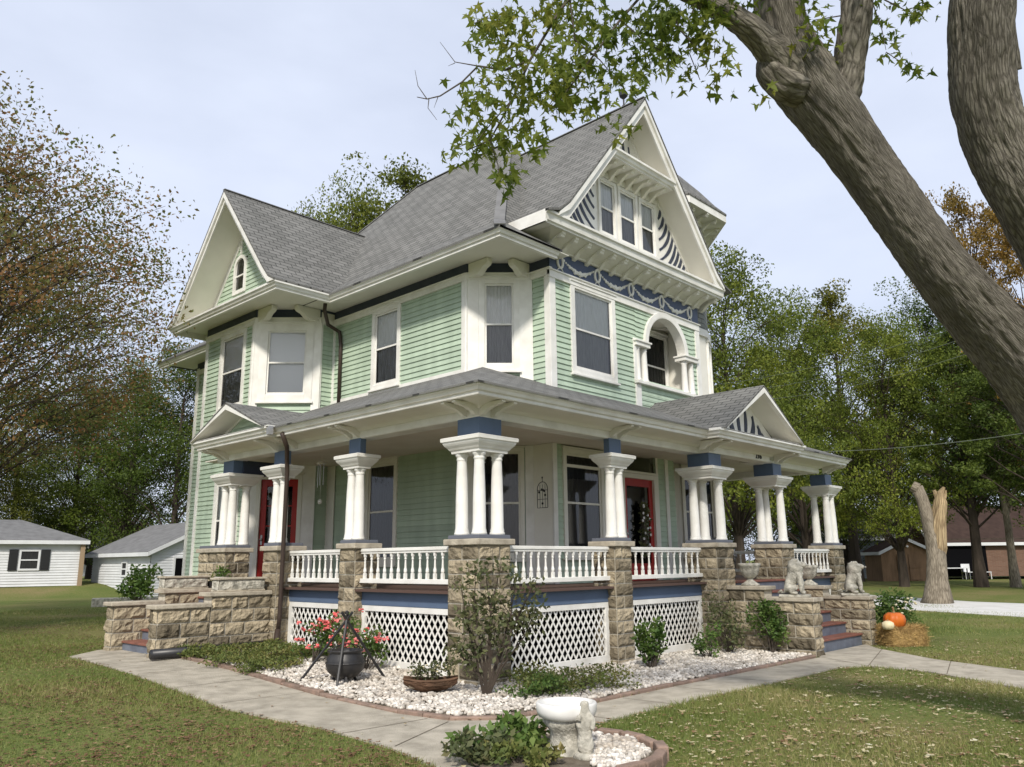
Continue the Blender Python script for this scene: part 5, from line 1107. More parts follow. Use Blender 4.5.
# planter ring bed with birdbath
rc_ = Vector((-2.22, -3.30)); mb = MB(); n = 20
ringc = []
for k in range(n):
    a = 2*math.pi*k/n; b = 2*math.pi*(k+1)/n-.03
    for_r = lambda t, r: (rc_.x+r*math.cos(t)*1.02, rc_.y+r*math.sin(t)*.98)
    if Vector((math.cos(a), math.sin(a))).dot(Vector((RT.x, RT.y))) < -.25: continue
    j = random.uniform(-.01, .01); r0, r1 = .82+j, .92+j
    q = [for_r(a, r0), for_r(b, r0), for_r(b, r1), for_r(a, r1)]; mb.hexa([(*p, -.03) for p in q]+[(*p, .11+j) for p in q])
tag(obj('edging_ring', mb, M['kerb'], bevel=.014), 'ring of low reddish paver blocks round the birdbath bed', kind='structure')
mb = MB(); mb.add([(rc_.x+.82*math.cos(k*.2856), rc_.y+.81*math.sin(k*.2856), .055) for k in range(22)], [tuple(range(22))]); tag(obj('birdbath_bed', mb, M['bed']), 'soil inside the paver ring', kind='structure')

# ================================================================ GRAVEL, PLANTS
def pebbles(name, poly_, n, lo, hi, z, label, keep=None):
    P = np.array(poly_); mn, mx_ = P.min(0), P.max(0); pts = np.random.rand(n*3, 2)*(mx_-mn)+mn; pts = pts[inside(pts[:, 0], pts[:, 1], poly_)]
    if keep is not None: pts = pts[keep(pts)]
    pts = pts[:n]; m = len(pts); ph = (1+5**.5)/2
    base = np.array([(-1, ph, 0), (1, ph, 0), (-1, -ph, 0), (1, -ph, 0), (0, -1, ph), (0, 1, ph), (0, -1, -ph), (0, 1, -ph), (ph, 0, -1), (ph, 0, 1), (-ph, 0, -1), (-ph, 0, 1)])/1.9
    fc = np.array([(0, 11, 5), (0, 5, 1), (0, 1, 7), (0, 7, 10), (0, 10, 11), (1, 5, 9), (5, 11, 4), (11, 10, 2), (10, 7, 6), (7, 1, 8), (3, 9, 4), (3, 4, 2), (3, 2, 6), (3, 6, 8), (3, 8, 9), (4, 9, 5), (2, 4, 11), (6, 2, 10), (8, 6, 7), (9, 8, 1)])
    s = np.random.uniform(lo, hi, (m, 1, 1))*np.random.uniform(.65, 1.25, (m, 1, 3)); s[:, :, 2] *= .75
    V = base[None]*s*(1+np.random.uniform(-.15, .15, (m, 12, 1))); a = np.random.rand(m)*6.28; c, q = np.cos(a)[:, None], np.sin(a)[:, None]
    X, Y = V[:, :, 0]*c-V[:, :, 1]*q, V[:, :, 0]*q+V[:, :, 1]*c; zz = np.array([gz(x, y) for x, y in pts])+z+np.random.uniform(-.004, .018, m)
    V = np.stack([X+pts[:, 0:1], Y+pts[:, 1:2], V[:, :, 2]+zz[:, None]], 2).reshape(-1, 3); F = (fc[None]+(np.arange(m)*12)[:, None, None]).reshape(-1, 3)
    o = np_obj(name, V, F, M['pebble']); tag(o, label, 'gravel', kind='stuff'); return o
def bedkeep(p): # bare earth and ground cover at the left end
    return ~((p[:, 1] > 3.6) & (np.random.rand(len(p)) < .75)) & (np.random.rand(len(p)) > .12*(np.sin(p[:, 0]*5)+np.sin(p[:, 1]*4+1)))
pebbles('white_gravel', [(.30, .30), (.30, 4.9), (-.9, 4.9), (-1.66, 4.6)]+[(x+.13, y+.11) for x, y in IN[1:9]]+[(6.15, -1.8), (6.25, .2)], 14500, .013, .038, .045, 'white marble gravel covering the bed in front of the porch', bedkeep)
pebbles('white_gravel', [(-1.75, -2.70), (-1.48, -3.0), (-1.44, -3.5), (-1.75, -3.9), (-2.3, -4.08), (-2.5, -3.9), (-2.0, -3.4)], 900, .018, .036, .07, 'white marble gravel inside the paver ring round the birdbath')

def stems(pts_from, tips, r0, r1, seg=5, mid=.0):
    mb = MB()
    for a, b in zip(pts_from, tips):
        a, b = Vector(a), Vector(b); m_ = (a+b)/2+Vector((random.uniform(-1, 1), random.uniform(-1, 1), random.uniform(-.3, .5)))*(b-a).length*.14
        mb.tube([a, m_, b], [r0, (r0+r1)/2, r1], seg)
    return mb
def bush(name, label, x, y, h, r, n, ls, lm='shrub', cat='shrub', k=14, z=None, base=.05, stemr=.012, stemc=None, up=.2, spread=.75, group=None):
    t = thing(name, label, cat, (x, y, gz(x, y) if z is None else z), group=group); tips = []
    for i in range(k):
        a = random.uniform(0, 6.28); rr = r*math.sqrt(random.random())*spread; tips.append((rr*math.cos(a), rr*math.sin(a), h*(base+(1-base)*random.uniform(.25, .9))))
    obj('stems', stems([(random.uniform(-.03, .03), random.uniform(-.03, .03), -.03)]*k, tips, stemr, stemr*.4), stemc or M['twig'], t)
    L_ = [leaf_blob(n//k, c, (r*.34, r*.34, h*.22), ls, up=up) for c in tips]; np_obj('foliage', *merge(L_), LF[lm], t); return t
# open airy shrub in front of the corner pier
t = thing('open_shrub', 'tall airy shrub with bare twisting stems before the corner pier', 'shrub', (-.45, -.62, .03)); mb = MB(); tips = []
Hn = Vector((RT.x, RT.y, 0)).normalized(); Hf = Vector((_f.x, _f.y, 0)).normalized()
for (u, zt, dd) in ((-.34, 1.35, 0), (-.30, .95, .1), (-.15, 1.5, -.1), (.02, 1.18, .1), (.18, 1.60, 0), (.34, 1.42, .1), (.50, 1.2, -.05), (.62, 1.05, .05), (.40, .85, .1), (-.40, .62, 0), (.1, .85, -.1), (-.22, .45, .05), (.58, 1.32, 0), (-.02, 1.45, .05)):
    b = Hn*u+Hf*dd+Vector((0, 0, zt)); a = Hn*random.uniform(-.06, .06); m1 = a+Hn*u*.25+Vector((0, 0, zt*.3)); m2 = a+Hn*(u*.7+random.uniform(-.06, .06))+Vector((0, 0, zt*.68)); mb.tube([a, m1, m2, b], [.021, .016, .010, .005], 6); tips += [b]*2+[m2]*1
    for j in range(2): q = m2+Hn*random.uniform(-.22, .22)+Hf*random.uniform(-.15, .15)+Vector((0, 0, random.uniform(-.05, .3))); mb.tube([m2, q], [.007, .003], 4); tips.append(q)
obj('stems', mb, M['barkd'], t); np_obj('foliage', *merge([leaf_blob(19, p, (.17, .17, .14), .075) for p in tips]), LF['rose'], t)
bush('leafy_perennial', 'upright bright green perennial on gravel beside the second front pier', 2.98, -.72, .70, .26, 700, .085, k=16, base=.1, up=.6)
bush('leafy_shrub', 'low dark green shrub on gravel, left of the front step wall bushes', 4.75, -.66, .62, .28, 420, .065, k=9)
bush('leafy_shrub', 'taller loose green shrub against the stone of the third pier', 5.55, -.62, 1.05, .50, 900, .065, lm='rose', k=18)
bush('leafy_shrub', 'thick bright green bush leaning on the front step wall', 6.02, -1.12, .92, .38, 1300, .07, k=18, up=.4)
bush('ground_cover', 'flat spreading juniper on gravel behind the birdbath', .62, -.95, .30, .78, 2600, .05, lm='cover', k=40, spread=1, cat='ground cover plant')
bush('ground_cover', 'low juniper mound on gravel at the foot of the open shrub', -.02, -1.05, .26, .45, 1100, .05, lm='shrub', k=20, spread=1, cat='ground cover plant')
bush('leafy_perennial', 'dark leafy perennial clump left of the birdbath inside the paver ring', -2.45, -2.80, .27, .36, 900, .08, k=22, spread=1, base=.1)
bush('leafy_perennial', 'small reddish low clump at the front of the birdbath bed', -2.70, -3.35, .2, .30, 600, .06, lm='cover', k=12, spread=1)
bush('leafy_perennial', 'grey-green rosette clump at the outer left rim of the birdbath bed', -2.78, -2.95, .24, .28, 500, .07, lm='rose', k=10, spread=1)
for i, (x, y, s) in enumerate(((-1.45, 4.55, .42), (-.45, 4.5, .45), (-1.45, 3.7, .5), (-.35, 3.7, .42), (-.92, 3.95, .6), (-1.62, 4.8, .26), (-1.40, 2.95, .42))):
    bush('ground_cover', ['fringe of low green ground cover nearest the drain pipe', 'green ground cover clump at the downspout foot', 'yellowing ground cover clump spilling over the kerb', 'ground cover clump touching the lattice panel', 'widest mound of ground cover in the left bed', 'small ground cover tuft by the pipe mouth', 'ground cover tuft closest to the tripod leg'][i], x, y, .20, s, 2000, .042, lm='cover', k=34, spread=1, cat='ground cover plant', group='ground cover clumps in the left bed')
def flower_bush(x, y, h, r, label, nf):
    t = bush('flowering_bush', label, x, y, h, r, 560, .06, k=12, group='pink flowering bushes by the lattice'); mb = MB()
    for _ in range(nf):
        a = random.uniform(0, 6.28); q = random.uniform(.5, 1.05)*r; c = Vector((q*math.cos(a), q*math.sin(a), h*random.uniform(.45, 1.05)))
        for j in range(7): mb.ell(c+Vector((random.uniform(-.03, .03), random.uniform(-.03, .03), random.uniform(-.025, .025))), (.02, .02, .014), 6, 4, jit=.2)
    obj('blossom', mb, M['petal'], t)
flower_bush(-.62, 2.98, .66, .36, 'pink flowering bush left of the tripod', 26); flower_bush(-.36, 2.02, .62, .34, 'pink flowering bush right of the cauldron', 24)
flower_bush(-.42, 2.55, .8, .3, 'pink flowering bush directly behind the cauldron', 16)
rb = bush('rose_bush', 'white-flecked rose bush at the end wall of the front steps, above the straw bale', 10.4, -1.75, .92, .55, 2000, .075, k=22)
bush('leafy_shrub', 'dark rounded shrub behind the farther left stair wall', .5, 12.5, .95, .5, 1500, .09, k=16, z=.75)
mb = MB(); [mb.ell((-.3+random.uniform(-.35, .35), -.35+random.uniform(-.2, .2), random.uniform(.55, .9)), (.03, .03, .02), 6, 4) for _ in range(12)]
obj('blossom', mb, M['gourd'], rb)
tg = thing('plant_pot', 'small dark potted plant at the end of the farther stone planter', 'plant pot', (-.30, 7.1, 1.22)); mb = MB(); mb.lathe([(.07, 0), (.10, .12), (.09, .12)], seg=12); obj('pot', mb, M['dark'], tg); np_obj('foliage', *leaf_blob(120, (0, 0, .17), (.11, .11, .08), .05), LF['cover'], tg)

# ================================================================ TREES
def limb(mb, a, b, r0, r1, n=5, j=.08, seg=7):
    a, b = Vector(a), Vector(b); L_ = (b-a).length; pts = []
    for i in range(n+1):
        t = i/n; p = a.lerp(b, t)+Vector((0, 0, L_*.10*math.sin(t*math.pi)))
        if 0 < i < n: p += Vector((random.uniform(-1, 1), random.uniform(-1, 1), random.uniform(-1, 1)))*L_*j
        pts.append(p)
    mb.tube(pts, [r0+(r1-r0)*i/n for i in range(n+1)], seg); return pts
def tree(name, label, loc, h, cr_, clear=.25, n=12000, ls=.24, lm='tree', bark='barkd', k=46, tr=None, group=None, dens=1, seed=0, top=1., clr=.19, color=None, flat=1., lean=(0, 0), lt=.3):
    random.seed(seed); np.random.seed(seed); t = thing(name, label, 'tree', loc, group=group); tr = tr or h*.018; mb = MB()
    th = h*.78; tp = [Vector((lean[0]*(i/6)**1.3+random.uniform(-.1, .1)*i/6*h*.06, lean[1]*(i/6)**1.3+random.uniform(-.1, .1)*i/6*h*.06, th*i/6-.2)) for i in range(7)]
    mb.tube(tp, [tr*1.35]+[tr*(1-.75*i/6) for i in range(1, 7)], 9, uv=1.); L_ = []
    z0, z1 = h*clear, h*.93
    for i in range(k):
        t_ = (i+random.random())/k; z = z0+(z1-z0)*t_; prof = (math.sin(math.pi*min(1, max(0, (t_*.86+.12)**.75))))**.7
        a = random.uniform(0, 6.28)+i*2.4; rr = cr_*prof*random.uniform(.45, .98); lx = lean[0]*(z/h)**1.3; ly = lean[1]*(z/h)**1.3
        c = Vector((lx+rr*math.cos(a), ly+rr*math.sin(a)*flat, z+random.uniform(-.03, .05)*h))
        zb = max(h*clear*.7, z-rr*random.uniform(.5, .9)-.3); f = min(1, zb/th); q = f*6; i0 = min(5, int(q)); base = tp[i0].lerp(tp[i0+1], min(1, q-i0))
        pts = limb(mb, base, c, tr*(lt*(1-f*.6)), tr*.05, 4, .05, 5)
        s = cr_*clr*random.uniform(1.0, 1.8); nn = int(n/k*random.uniform(.6, 1.4))
        # leaf sprays along the outer limb and around its tip
        ctr = [c]+[c+Vector((random.gauss(0, 1), random.gauss(0, 1), random.gauss(0, .6)))*s*.75 for _ in range(5)]
        for cc in ctr[1:]: mb.tube([pts[-2], cc], [tr*.05, tr*.02], 3, cap=False)
        for cc in ctr: L_.append(leaf_blob(max(4, nn//6), cc, (s*.62, s*.62, s*.42), ls))
    obj('trunk', mb, M[bark], t); np_obj('crown', *merge(L_), LF[lm], t); 
    if color: tint(t, (*color, 1))
    return t
ST = [tree('broadleaf_tree', 'proto', (0, 0, 0), 16, 4.6, n=34000, seed=11, ls=.155, k=56), tree('broadleaf_tree', 'proto', (0, 0, 0), 16, 5.4, n=38000, seed=12, clear=.18, ls=.155, k=60), tree('broadleaf_tree', 'proto', (0, 0, 0), 16, 3.9, n=26000, seed=13, clear=.3, ls=.155, k=50, clr=.16), tree('broadleaf_tree', 'proto', (0, 0, 0), 16, 6.0, n=40000, seed=14, clear=.14, ls=.17, k=64, clr=.21, lt=.2)]
used = set()
def place(v, px, dist, ytop, label, col=(1, 1, 1), w=1., group='background trees', rz=None):
    """stand tree variant v at horizontal distance dist in the direction seen at picture column px"""
    d = RT*((px-512)/FPX)+_f-UP*0; dd = Vector((d.x, d.y, 0)).normalized(); x, y = CAM.x+dd.x*dist, CAM.y+dd.y*dist
    c = RT*((px-512)/FPX)+_f-UP*((ytop-383.5)/FPX); zt = CAM.z+c.z/math.hypot(c.x, c.y)*dist; z = gz(x, y); s = (zt-z)/15.6
    o = ST[v]; random.seed(int(px*7+dist)); rz = random.uniform(0, 6.28) if rz is None else rz
    if v not in used: used.add(v); o.location = (x, y, z); o.rotation_euler.z = rz; o.scale = (s*w, s*w, s); o['label'] = label; o['group'] = group
    else: o = copy_tree(o, None, (x, y, z), rz, (s*w, s*w, s), label, group)
    tint(o, (*col, 1)); return o
# right side, from the house to the frame edge
place(0, 728, 33, 262, 'tall bright green tree rising just right of the main gable', (1.25, 1.2, .9), .9)
place(1, 792, 46, 300, 'broad green tree above the right porch pediment', (1.15, 1.15, .9), .85)
place(2, 838, 52, 296, 'slender tree with reddish tinted top behind the overhead cables', (1.35, 1.05, .9), 1.0)
place(1, 882, 44, 318, 'yellow-green tree behind the split stump', (1.3, 1.25, .9), .8)
place(0, 930, 66, 306, 'blue-green tree in the gap under the leaning maple limb', (.85, 1.0, 1.0), .95)
place(2, 985, 70, 345, 'dense dark green tree behind the brick garage', (.72, .85, .8), .8)
place(2, 990, 66, 192, 'high orange-brown autumn tree between the two maple trunks', (2.0, 1.0, 1.1), .62)
place(2, 955, 44, 330, 'dark green tree left of the pale slim trunk', (.85, .9, .82), 1.15)
place(2, 1030, 40, 322, 'dark green tree at the right frame edge under the maple limb', (.78, .85, .8), 1.2)
place(2, 1045, 62, 190, 'orange-brown autumn tree at the right frame edge', (2.1, 1.0, 1.1), .65)
place(3, 758, 60, 380, 'low dark green tree seen through the right porch opening', (.8, .85, .8), .9)
place(3, 830, 58, 400, 'low dark tree behind the end of the porch roof', (.85, .9, .8), .9)
place(3, 905, 80, 420, 'dark understory tree behind the brown shed', (.9, .95, .85), .9)
place(3, 700, 55, 400, 'shaded tree glimpsed between the porch columns', (.9, .9, .8), .9)
place(3, 1045, 84, 410, 'dark tree filling the sky above the garage roof end', (.75, .85, .8), 1.0)
t = tree('broadleaf_tree', 'slim pale-trunked tree with dark crown before the brick garage', (0, 0, 0), 11, 2.6, clear=.42, n=9000, ls=.16, bark='barkpale', seed=31, tr=.20, color=(.6, .72, .65), group='background trees')
def at(px, py, dist): c = RT*((px-512)/FPX)+_f-UP*((py-383.5)/FPX); k = dist/math.hypot(c.x, c.y); return CAM+c*k
p = at(1016, 585, 44); t.location = (p.x, p.y, gz(p.x, p.y))
t = tree('red_maple', 'small scarlet maple by the brown garage roof', (0, 0, 0), 5.2, 2.0, clear=.25, n=3500, ls=.16, lm='redleaf', seed=33); p = at(968, 575, 74); t.scale = (1.5, 1.5, 1.35); t.location = (p.x, p.y, gz(p.x, p.y))
# left side
place(3, 30, 62, 392, 'dark green tree above the white bungalow', (.85, .85, .75), 1.0, rz=1)
place(1, 88, 66, 380, 'middle dark tree between bungalow and shed', (.9, .88, .7), 1.0)
place(0, 140, 60, 372, 'deep green tree behind the white shed', (.8, .9, .7), 1.25)
place(3, 185, 56, 352, 'shaded tree touching the rear corner of the house', (.7, .8, .65), .9)
place(3, 108, 72, 440, 'low dense tree filling the gap over the shed roof', (.6, .7, .6), 1.1)
place(3, -30, 58, 400, 'brown-green tree at the left frame edge', (1.0, .85, .7), 1.)
place(1, 350, 44, 186, 'green tree top showing over the left roof valley', (1.5, 1.35, 1.1), .62)
place(2, 420, 46, 176, 'thin tree top beside the main roof hip', (1.3, 1.15, 1.0), 1.0)
place(1, 312, 50, 214, 'lower tree top left of the roof valley', (1.3, 1.15, 1.0), .6)
place(1, -190, 62, 380, 'broad green tree beyond the left lawn, outside the bungalow end', (.85, .9, .75), 1.1)
place(3, -420, 66, 360, 'dark spreading tree far out on the left lawn edge', (.8, .85, .7), 1.2)
place(0, -760, 70, 330, 'tall green tree at the far left end of the lawn', (.85, .9, .7), 1.1)
for i, o in enumerate(ST):
    if i not in used: bpy.data.objects.remove(o)
# big thinning autumn tree at the left, trunk outside the frame
def autumn(base, h, cr_, label, seed, lean, n, k, ls=.095):
    return tree('autumn_tree', label, base, h, cr_, clear=.42, n=n, ls=ls, lm='autumn', seed=seed, k=k, tr=.22, lean=lean, clr=.19, lt=.17, group='thinning autumn trees at the left')
p = at(-130, 600, 21); autumn((p.x, p.y, gz(p.x, p.y)), 11.9, 5.0, 'large thinning autumn tree reaching in from the left frame edge', 41, (.5, .2), 50000, 120)
p = at(-50, 600, 29); autumn((p.x, p.y, gz(p.x, p.y)), 12.2, 5.0, 'second autumn tree behind, with brown and olive leaves', 42, (.2, -.4), 38000, 110)
p = at(120, 560, 30)
# ---- the big leaning maple in the foreground
def dep(px, py, d): return CAM+(RT*((px-512)/FPX)+_f-UP*((py-383.5)/FPX))*d
random.seed(3); np.random.seed(3)
t = thing('leaning_maple', 'huge leaning maple with furrowed bark and green leaves hanging over the roof', 'tree', (dep(1105, 745, 7.2).x, dep(1105, 745, 7.2).y, 0)); OFF[t.name] = t.location.copy()
def bark_tube(mb, pts, rad, seg, wob, uv0):
    n = len(pts); x = None; al = 0; cir = 2*math.pi*max(rad); vs = []; als = []; sd_ = uv0*7
    for i, p in enumerate(pts):
        t_ = (pts[min(i+1, n-1)]-pts[max(i-1, 0)]).normalized()
        if x is None: x = t_.cross(Vector((0, 0, 1))); x.normalize()
        x = (x-t_*x.dot(t_)).normalized(); y = t_.cross(x)
        if i: al += (p-pts[i-1]).length
        als.append(al); r = rad[i]
        for k in range(seg):
            a = 2*math.pi*k/seg; c_, s_ = math.cos(a), math.sin(a)
            lo_ = noise.noise(Vector((c_*1.3, s_*1.3, al*1.1+sd_))); w1 = noise.noise(Vector((c_*3, s_*3, al*4+sd_)))*.6
            q = Vector((c_*r*19+w1, s_*r*19+w1, al*3.6+sd_)); q2 = Vector((c_*r*42+w1, s_*r*42, al*10+sd_))
            ri = 1-2.2*abs(noise.noise(q)); r2 = 1-2*abs(noise.noise(q2)); f = min(1, r/.10)
            vs.append(p+(x*c_+y*s_)*(r*(1+wob*lo_)+f*(.014*ri+.006*r2)))
    fs = []; f0 = len(mb.f)
    for i in range(n-1):
        for k in range(seg):
            fs.append((i*seg+k, i*seg+(k+1) % seg, (i+1)*seg+(k+1) % seg, (i+1)*seg+k)); mb.uv[f0+len(fs)-1] = [(k/seg*cir+uv0, als[i]), ((k+1)/seg*cir+uv0, als[i]), ((k+1)/seg*cir+uv0, als[i+1]), (k/seg*cir+uv0, als[i+1])]
    mb.add(vs, fs+[tuple(range(seg-1, -1, -1)), tuple((n-1)*seg+k for k in range(seg))])
def px_tube(mb, L_, seg=18, wob=.10):
    """list of (px, py, depth, width in px)"""
    pts = [dep(a, b, d) for a, b, d, w_ in L_]; rad = [w_/2/FPX*d for a, b, d, w_ in L_]
    P2, R2 = [], []
    for i in range(len(pts)-1):
        p0, p1, p2, p3 = pts[max(0, i-1)], pts[i], pts[i+1], pts[min(len(pts)-1, i+2)]
        m_ = max(6, int((p2-p1).length/.022))
        for j in range(m_):
            t_ = j/m_; P2.append(.5*((2*p1)+(p2-p0)*t_+(2*p0-5*p1+4*p2-p3)*t_*t_+(3*p1-p0-3*p2+p3)*t_**3)); R2.append(rad[i]+(rad[i+1]-rad[i])*t_)
    P2.append(pts[-1]); R2.append(rad[-1]); bark_tube(mb, P2, R2, max(24, min(150, int(max(rad)*2*math.pi/.016))), wob, random.uniform(1, 9)); return P2
tk = MB()
px_tube(tk, [(1150, 800, 7.2, 205), (1150, 740, 7.2, 160), (1150, 640, 7.15, 130), (1120, 490, 7.0, 104), (1058, 402, 6.9, 76), (1014, 352, 6.8, 64), (975, 309, 6.7, 57), (930, 256, 6.6, 51), (868, 171, 6.55, 49), (832, 118, 6.5, 55), (804, 78, 6.5, 60), (784, 34, 6.5, 46), (775, -15, 6.5, 40), (765, -90, 6.5, 36), (740, -200, 6.4, 30), (700, -330, 6.3, 16)], 36, .12)
px_tube(tk, [(830, 122, 6.5, 30), (842, 96, 6.48, 33), (849, 62, 6.45, 29), (855, 20, 6.4, 28), (860, -20, 6.4, 26), (880, -110, 6.3, 18), (900, -220, 6.2, 10)], 16)
px_tube(tk, [(800, 92, 6.45, 30), (782, 62, 6.38, 34), (758, 36, 6.3, 25), (730, 15, 6.25, 21), (698, -2, 6.2, 16), (655, -20, 6.1, 13), (600, -40, 6.0, 9), (540, -60, 5.9, 6)], 16)
px_tube(tk, [(804, 88, 6.4, 30), (786, 82, 6.40, 34), (771, 70, 6.40, 28), (765, 56, 6.40, 12)], 20, .5)
px_tube(tk, [(1150, 600, 7.0, 96), (1150, 450, 6.8, 88), (1112, 330, 6.6, 78), (1062, 250, 6.5, 70), (1026, 193, 6.4, 62), (1000, 145, 6.35, 57), (986, 98, 6.3, 56), (983, 50, 6.25, 56), (983, -5, 6.2, 56), (1000, -120, 6.1, 50), (1020, -260, 6., 36)], 30, .12)
px_tube(tk, [(1014, 70, 6.3, 12), (1014, 50, 6.25, 8), (1013, 32, 6.25, 4)], 8)
obj('trunk', tk, M['bark'], t, smooth=True)
tw = None
def px_twig(L_, r0, r1): 
    pts = [dep(a, b, d) for a, b, d in L_]; n = len(pts); tw = MB(); tw.tube(pts, [r0+(r1-r0)*i/(n-1) for i in range(n)], 5); obj('twig', tw, M['twig'], t); return pts
px_twig([(600, -40, 6.0), (560, 10, 5.9), (530, 60, 5.85), (512, 100, 5.8), (490, 140, 5.8), (468, 150, 5.8)], .014, .004)
px_twig([(655, -20, 6.1), (620, 20, 6.0), (590, 60, 5.95), (560, 100, 5.9), (548, 112, 5.9)], .012, .003)
px_twig([(530, 60, 5.85), (505, 70, 5.8), (478, 66, 5.8), (462, 82, 5.8), (440, 96, 5.8), (427, 99, 5.8), (417, 97, 5.8)], .010, .003)
px_twig([(427, 99, 5.8), (418, 86, 5.8), (415, 70, 5.8)], .004, .0015); px_twig([(429, 98, 5.8), (428, 108, 5.8), (437, 120, 5.8)], .004, .0015); px_twig([(438, 97, 5.8), (434, 108, 5.8)], .003, .001)
px_twig([(478, 66, 5.8), (455, 62, 5.8), (440, 42, 5.8)], .005, .0015); px_twig([(455, 63, 5.8), (448, 66, 5.8)], .003, .001)
px_twig([(505, 20, 5.9), (488, 18, 5.9), (472, 24, 5.9), (468, 14, 5.9)], .005, .0015)
px_twig([(660, -15, 6.1), (680, 30, 6.0), (700, 52, 6.0), (708, 70, 6.0)], .008, .003); px_twig([(698, -2, 6.2), (690, 18, 6.1), (688, 50, 6.1), (700, 80, 6.1)], .007, .003)
px_twig([(570, 0, 5.95), (575, 40, 5.9), (600, 60, 5.9), (625, 90, 5.9)], .008, .003); px_twig([(620, 20, 6.0), (650, 45, 6.0), (680, 60, 6.0)], .007, .003)
px_twig([(490, 140, 5.8), (498, 165, 5.8), (500, 185, 5.8)], .005, .002); px_twig([(512, 100, 5.8), (494, 120, 5.8), (478, 140, 5.8), (450, 150, 5.8)], .006, .002)
px_twig([(858, -20, 6.4), (885, 0, 6.4), (905, 10, 6.4), (925, 5, 6.4)], .008, .003); px_twig([(870, -5, 6.4), (882, 30, 6.4), (886, 50, 6.4)], .005, .002); px_twig([(845, 15, 6.4), (815, 20, 6.3), (820, 45, 6.3)], .006, .002)
px_twig([(886, 52, 6.4), (898, 60, 6.4), (908, 66, 6.4)], .004, .002)
def maple_leaves(cl_):
    """five-lobed leaves, each one an 11-gon hanging from its stalk"""
    th = np.radians([-90, -55, -20, 5, 28, 55, 90, 125, 152, 175, 200, 235]); rr = np.array([.10, .42, .36, .95, .45, .92, 1.2, .92, .45, .95, .36, .42]); rr2 = rr.copy()
    th = np.radians([-90, -38, -12, 18, 40, 62, 90, 118, 140, 162, 192, 218]); rr = np.array([.10, .60, .32, .92, .36, .60, 1.15, .60, .36, .92, .32, .60])
    base = np.stack([rr*np.cos(th), rr*np.sin(th)], 1); V = []; F = []; o = 0
    for (px, py, rx, ry, n, d) in cl_:
        tuft = None
        for i_ in range(int(n*1.45)):
            if i_ % 11 == 0: a = random.uniform(0, 6.28); q = random.random()**.6; tuft = dep(px+rx*q*math.cos(a), py+ry*q*math.sin(a), d+random.gauss(0, .2))
            c = tuft+Vector((random.gauss(0, 1), random.gauss(0, 1), random.gauss(0, 1)))*.062; s = random.uniform(.030, .070)
            dn = Vector((random.gauss(0, .8), random.gauss(0, .8), -1)).normalized(); nr = Vector((random.gauss(0, 1), random.gauss(0, 1), random.gauss(0, .7))).normalized(); x = dn.cross(nr).normalized(); z = x.cross(dn)
            fold = random.uniform(-.1, .8)
            random_curl = random.uniform(-.1, .6)
            for (u, v) in base: p = c+x*u*s+dn*v*s+z*(abs(u)*fold*s-random_curl*v*v*s); V.append(p[:])
            F.append([o+i for i in range(12)]); o += 12
    return V, F
CL = [(520, 15, 40, 22, 80, 5.9), (575, 20, 45, 26, 110, 5.95), (630, 22, 45, 26, 120, 6.0), (690, 15, 45, 22, 100, 6.05), (500, 50, 28, 26, 60, 5.85), (548, 60, 38, 30, 100, 5.9), (600, 60, 42, 26, 100, 5.95), (655, 48, 36, 20, 80, 6.0), (705, 42, 24, 22, 45, 6.05),
      (488, 88, 20, 24, 36, 5.8), (525, 95, 30, 20, 60, 5.85), (570, 96, 26, 18, 48, 5.9), (618, 84, 26, 16, 40, 5.9), (596, 112, 13, 13, 16, 5.9), (560, 100, 26, 14, 30, 5.9), (470, 108, 20, 20, 26, 5.8), (478, 132, 22, 14, 34, 5.8), (520, 128, 22, 16, 30, 5.8), (462, 150, 18, 10, 18, 5.8), (500, 152, 16, 10, 26, 5.8), (530, 142, 14, 10, 12, 5.8), (500, 178, 13, 9, 24, 5.8),
      (624, 122, 8, 7, 11, 5.85), (685, 66, 10, 16, 16, 6.05), (718, 72, 12, 18, 18, 6.05), (648, 68, 14, 9, 11, 6.0), (722, 12, 24, 16, 34, 6.1), (765, 10, 30, 14, 20, 6.3), (905, 8, 34, 10, 36, 6.4), (888, 35, 10, 24, 22, 6.4), (912, 66, 9, 8, 9, 6.4), (868, 12, 14, 14, 14, 6.4), (822, 30, 13, 18, 22, 6.3), (826, 52, 10, 12, 12, 6.3), (810, 6, 26, 10, 20, 6.3), (768, 86, 10, 4, 5, 6.25),
      (620, -40, 160, 36, 420, 6.0), (820, -60, 120, 45, 260, 6.3), (960, -120, 160, 80, 300, 6.2), (700, -140, 180, 70, 420, 6.1)]
Vm, Fm = maple_leaves(CL); mb = MB(); mb.v = Vm; mb.f = [tuple(f) for f in Fm]; mb.mi = [0]*len(Fm); obj('leaves', mb, LF['maple'], t)
# upper crown, out of the frame, that shades the right lawn
Lc = []
while len(Lc) < 40:
    a = random.uniform(0, 6.28); q = math.sqrt(random.random())*4.6; c = Vector((1.6+q*math.cos(a), -5.2+q*math.sin(a)*.9, random.uniform(8.2, 12.5)))
    e = c-CAM; dz = e.dot(_f)
    if dz > 0 and e.dot(UP)/dz*FPX < 383.5+1.3/dz*FPX and abs(e.dot(RT)/dz*FPX) < 512+1.3/dz*FPX: continue
    Lc.append(leaf_blob(90, c, (.9, .9, .6), .17))
np_obj('crown', *merge(Lc), LF['maple'], t)

